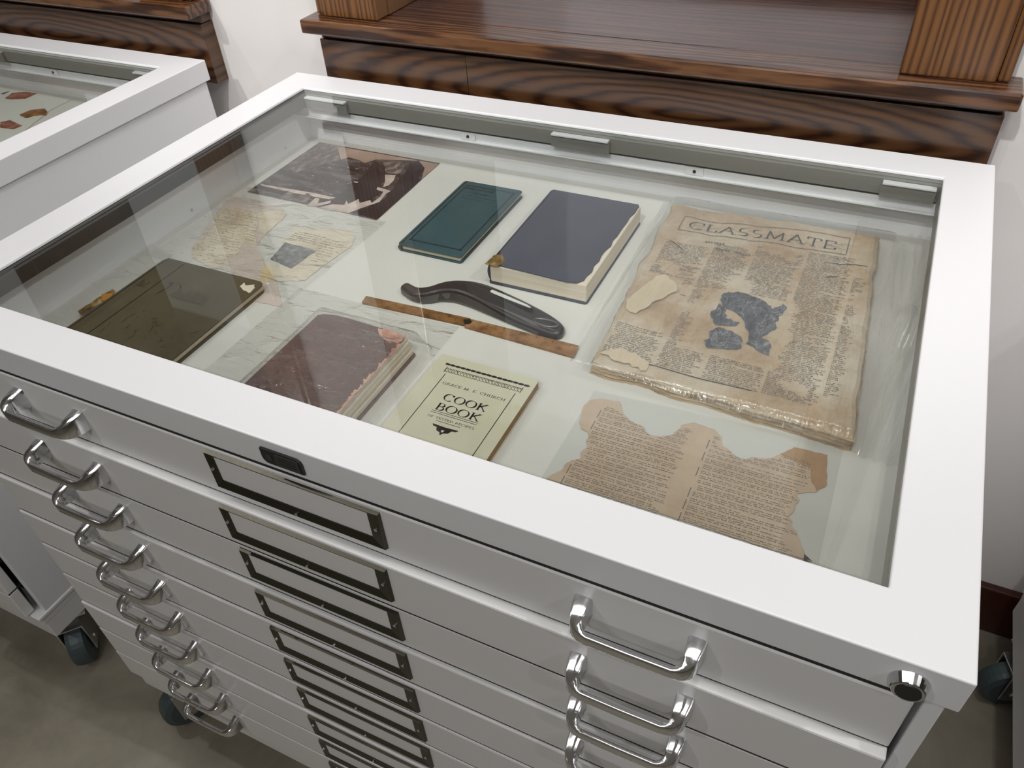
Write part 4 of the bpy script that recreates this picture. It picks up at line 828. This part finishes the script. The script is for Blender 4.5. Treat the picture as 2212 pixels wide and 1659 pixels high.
for (x0_, y0_, x1_, y1_) in ((.6950, .5755, .9000, .5870), (.9000, .5870, .8992, .6290), (.6950, .6090, .8992, .6290), (.6950, .5755, .6950, .6090)):
    k = 24; ribbon(m, [(x0_ + (x1_ - x0_) * i / k, y0_ + (y1_ - y0_) * i / k + .0012 * math.sin(i)) for i in range(k + 1)], lambda d: .0012, zt2)
fake_text(m, .732, .792, .5520, .5600, .02, .0046, zt2, random.Random(1), let=.0036, gap=.0012, wmin=5, wmax=8, para=0)
fake_text(m, .752, .800, .5400, .5480, .02, .0046, zt2, random.Random(6), let=.0036, gap=.0012, wmin=4, wmax=6, para=0)
for i in range(46):
    x = r3.uniform(.70, .90); y = r3.uniform(.585, .602) + (x - .7) * .06; ribbon(m, [(x, y), (x + r3.uniform(.004, .010), y + r3.uniform(-.001, .001))], lambda d: .0004, zt2)
m.build('masthead_rules', 'ink_faded', t, norecalc=True)
def drape(mb, poly, zf, step=.004, mi=0):
    xs = [p[0] for p in poly]; ys = [p[1] for p in poly]; x = min(xs)
    while x < max(xs):
        y = min(ys)
        while y < max(ys):
            if inside((x + step / 2, y + step / 2), poly): mb.poly([(a, c, zf(a, c)) for a, c in ((x, y), (x + step, y), (x + step, y + step), (x, y + step))], mi)
            y += step
        x += step
m = MB()
for p in img: drape(m, ragged(p, .0016, .0045, rn), zt2, .0010)
ri = random.Random(31); zt4 = lambda x, y: hx(x, y) + .0012
for p in img:
    xs = [q[0] for q in p]; ys = [q[1] for q in p]
    for i in range(int((max(xs) - min(xs)) * 2600)):
        x = ri.uniform(min(xs), max(xs)); y = ri.uniform(min(ys), max(ys)); a = ri.uniform(-1.2, 1.6)
        pl = [(x + .0018 * k * math.cos(a + k * .22), y + .0018 * k * math.sin(a + k * .22)) for k in range(5)]
        if all(inside(q, p) for q in pl): ribbon(m, pl, lambda d: .0007, zt4, 1 if i % 2 else 2)
m.build('illustration', ['illus', 'ink_grey', 'ink'], t, norecalc=True)
m = MB(); P = [(.7010, .4560), (.7120, .4660), (.7300, .4500), (.7340, .4380), (.7180, .4120), (.7040, .3790), (.6900, .3830), (.6860, .4000)]
m.prism(ragged(P, .002, .006, rn), .0195, .0212); m.build('folded_corner', 'news_fold', t, .0008)
m = MB(); P = [(.6900, .2990), (.7200, .2930), (.7450, .2900), (.7440, .3020), (.7250, .3130), (.6980, .3120)]
m.prism(ragged(P, .003, .005, rn), .0185, .0200); m.build('torn_flap', 'news_fold', t, .0006)
m = MB(); 
for pl in (((.882, .563), (.897, .561), (.912, .566), (.926, .568)), ((.694, .545), (.705, .538), (.715, .530)), ((.885, .528), (.899, .536)), ((.742, .302), (.80, .298), (.85, .300))):
    ribbon(m, pl, lambda d: .0012, lambda x, y: hx(x, y) + .001)
m.build('tear_lines', 'green_dark', t, norecalc=True)
def film(name, pts4, z0, mat, label, hump=None, nu=40, nv=40, amp=.0008, fr=30., th=.00015, group='clear plastic sleeves in the tray', edge=0.):
    m = MB(); idx = {}
    for j in range(nv + 1):
        for i in range(nu + 1):
            u, v = i / nu, j / nv; a, b_, c, d = [Vector(p) for p in pts4]   # bl br tr tl
            p = (a * (1 - u) + b_ * u) * (1 - v) + (d * (1 - u) + c * u) * v
            z = z0 + (hump(p.x, p.y, u, v) if hump else 0) + amp * (noise.noise(Vector((p.x * fr, p.y * fr, 2))) + .5)
            idx[i, j] = len(m.v); m.v.append((p.x, p.y, z))
    for j in range(nv):
        for i in range(nu): m.f.append([idx[i, j], idx[i + 1, j], idx[i + 1, j + 1], idx[i, j + 1]]); m.mi.append(0)
    o = m.build(name, mat, None, norecalc=True, smooth=True); tag(o, label, 'plastic sleeve', group); return o
def near(x, y, x0, x1, y0, y1, s=.02):
    dx = max(x0 - x, 0, x - x1); dy = max(y0 - y, 0, y - y1); return max(0., 1 - math.hypot(dx, dy) / s)
sm = lambda t_: t_ * t_ * (3 - 2 * t_)
film('plastic_bag', ((.6660, .2740), (.9920, .2620), (1.0060, .6880), (.6480, .6720)), TZ + .0008, 'film_ribbed', 'clear rippled plastic bag around the yellowed newspaper',
     lambda x, y, u, v: sm(near(x, y, .672, .946, .278, .650, .022)) * .0222 + (.030 * math.exp(-((y - .470) / .040) ** 2) * sm(min(1., (x - .950) / .03)) + .0050 * sm(min(1., (x - .950) / .02)) * abs(math.sin(x * 300 + 26 * (v - .60) ** 2 + 3 * noise.noise(Vector((y * 7, x * 9, 0))))) if x > .950 else 0), 150, 90, .0018, 18.)
# loose pages in a sleeve
t = empty('torn_page', (0, 0, TZ), 'torn browned two column printed leaf, front right of the tray below the newspaper', 'page')
pg = D['pg_poly']; pgf = pg[:43] + [(.9400, .1200), (.9380, .0700), (.70, .0700), (.6950, .1000)] + pg[46:]
pgf = [p for p in pgf]
MB().prism(ragged(pgf, .0006, .0025, random.Random(3)), .0005, .0009).build('leaf', 'hymn', t)
m = MB(); m.prism(ragged(D['pg_stain'], .0006, .003, random.Random(5)), .0009, .00095); m.build('stain', 'hymn_stain', t)
kp = lambda p: inside(p, pg) or p[1] < .131
m = MB(); r4 = random.Random(12)
gut = lambda y: .8160 + .0085 * (y - .13) / .1
def page_block(xa, xb, seed):
    r_ = random.Random(seed); y = .2420
    while y > .075:
        dense = r_.random() < .45
        for q in range(3 if dense else 2):
            fake_text(m, xa + .002, xb, y - .0016, y, .01, .0013, .00105, r_, kp, let=.00125, gap=.0004, para=.04); y -= .0023
        y -= .0016
page_block(.7170, .8105, 4); page_block(.8280, .9230, 6)
for yy in (.235, .218, .197, .17, .155, .139):
    for xa in (.7165, .8270):
        if kp((xa, yy)) and kp((xa, yy - .01)): ribbon(m, [(xa, yy), (xa, yy - .012)], lambda d: .0009, .00105)
m.build('printed_text', 'ink_faded', t, norecalc=True)
film('page_sleeve', ((.6960, .0350), (.9440, .0350), (.9440, .2745), (.7000, .2600)), TZ + .0016, 'film', 'clear flat sleeve over the torn two column leaf', None, 20, 20, .0003, 20.)
# letters
t = empty('torn_letters', (0, 0, TZ), 'torn cream handwritten and printed letter fragments with a small grey picture, behind the brown book', 'letter')
rl = random.Random(6)
MB().prism(ragged(D['let_base'], .0010, .004, rl), .0004, .0006).build('backing_paper', 'letter_pink', t)
MB().prism(ragged(D['let_hand'], .0014, .004, rl), .0007, .0010).build('handwritten_sheet', 'letter', t)
MB().prism(ragged(D['let_hand2'], .0010, .004, rl), .0007, .0010).build('handwritten_scrap', 'letter', t)
MB().prism(ragged(D['let_clip'], .0010, .004, rl), .0007, .0010).build('printed_clipping', 'letter', t)
MB().prism(ragged(D['let_yellow'], .0010, .003, rl), .0011, .0012).build('yellow_stain', 'letter_yellow', t)
MB().prism(ragged(D['let_photo'], .0008, .005, rl), .0011, .0013).build('picture', 'halftone', t)
m = MB()
hp = D['let_hand']
for i in range(26):
    y = .455 - i * .0058; x = .04
    while x < .17:
        k = rl.uniform(.002, .006)
        if inside((x, y), hp) and inside((x + k, y), hp) and rl.random() < .7:
            j_ = rl.uniform(-.0012, .0012); ribbon(m, [(x, y + j_), (x + k * .3, y + j_ + rl.uniform(-.001, .0032)), (x + k * .6, y + j_ - rl.uniform(0, .0015)), (x + k, y + j_ + rl.uniform(-.0005, .002))], lambda d: .0007, .0011)
        x += k + .0012
m.build('handwriting', 'ink_brown', t, norecalc=True)
m = MB(); cp = D['let_clip']
fake_text(m, .1980, .2500, .392, .418, .0048, .0022, .0011, rl, lambda p: inside(p, cp), let=.0019, gap=.0006)
fake_text(m, .2500, .2880, .360, .415, .0058, .0020, .0011, rl, lambda p: inside(p, cp), let=.0019, gap=.0007, para=.6)
m.build('clipping_text', 'ink_faded', t, norecalc=True)
film('letter_sleeve', ((.0400, .2880), (.2950, .2750), (.3050, .4820), (.0400, .5000)), TZ + .0020, 'film_crinkled', 'crinkled clear sleeve over the torn letters', None, 40, 40, .0012, 30.)
film('crumpled_film', ((.0280, .0400), (.0850, .0400), (.0850, .3000), (.0320, .3100)), TZ + .0040, 'film_crinkled', 'crumpled clear film left of the brown book', None, 24, 60, .0060, 22.)
m = MB().prism(ragged(D['frag'], .0012, .004, rl), TZ + .0070, TZ + .0076)
thing_mesh(m, 'paper_fragment', 'letter_pink', 'small pinkish paper fragment beside the torn spine of the brown book', 'paper')
film('book_bag', ((.2870, .0400), (.5150, .0400), (.5160, .3050), (.2880, .3030)), TZ + .0004, 'film_crinkled', 'clear plastic bag around the maroon book',
     lambda x, y, u, v: sm(near(x, y, .3700, .4950, .03, .2450, .018)) * .0300, 60, 60, .0012, 26.)

# prints in the left cabinet
t = empty('colour_print', (0, 0, TZ), 'white sheet printed with small red and brown figures, in the left cabinet', 'print')
MB().prism([(-.80, .42), (-.4990, .4600), (-.5020, .5300), (-.5400, .6230), (-.5430, .6720), (-.67, .680), (-.84, .680)], 0, .0016).build('sheet', 'print_white', t)
m = MB()
for nm, mi in (('nb_m1', 0), ('nb_m2', 1), ('nb_m3', 0)): m.prism(ragged(D[nm], .001, .006, rl), .0017, .0022, mi)
m.prism(ragged(D['nb_m4'], .001, .006, rl), .0017, .0020, 2)
m.build('printed_figures', ['print_red', 'print_brown', 'ink_faded'], t)
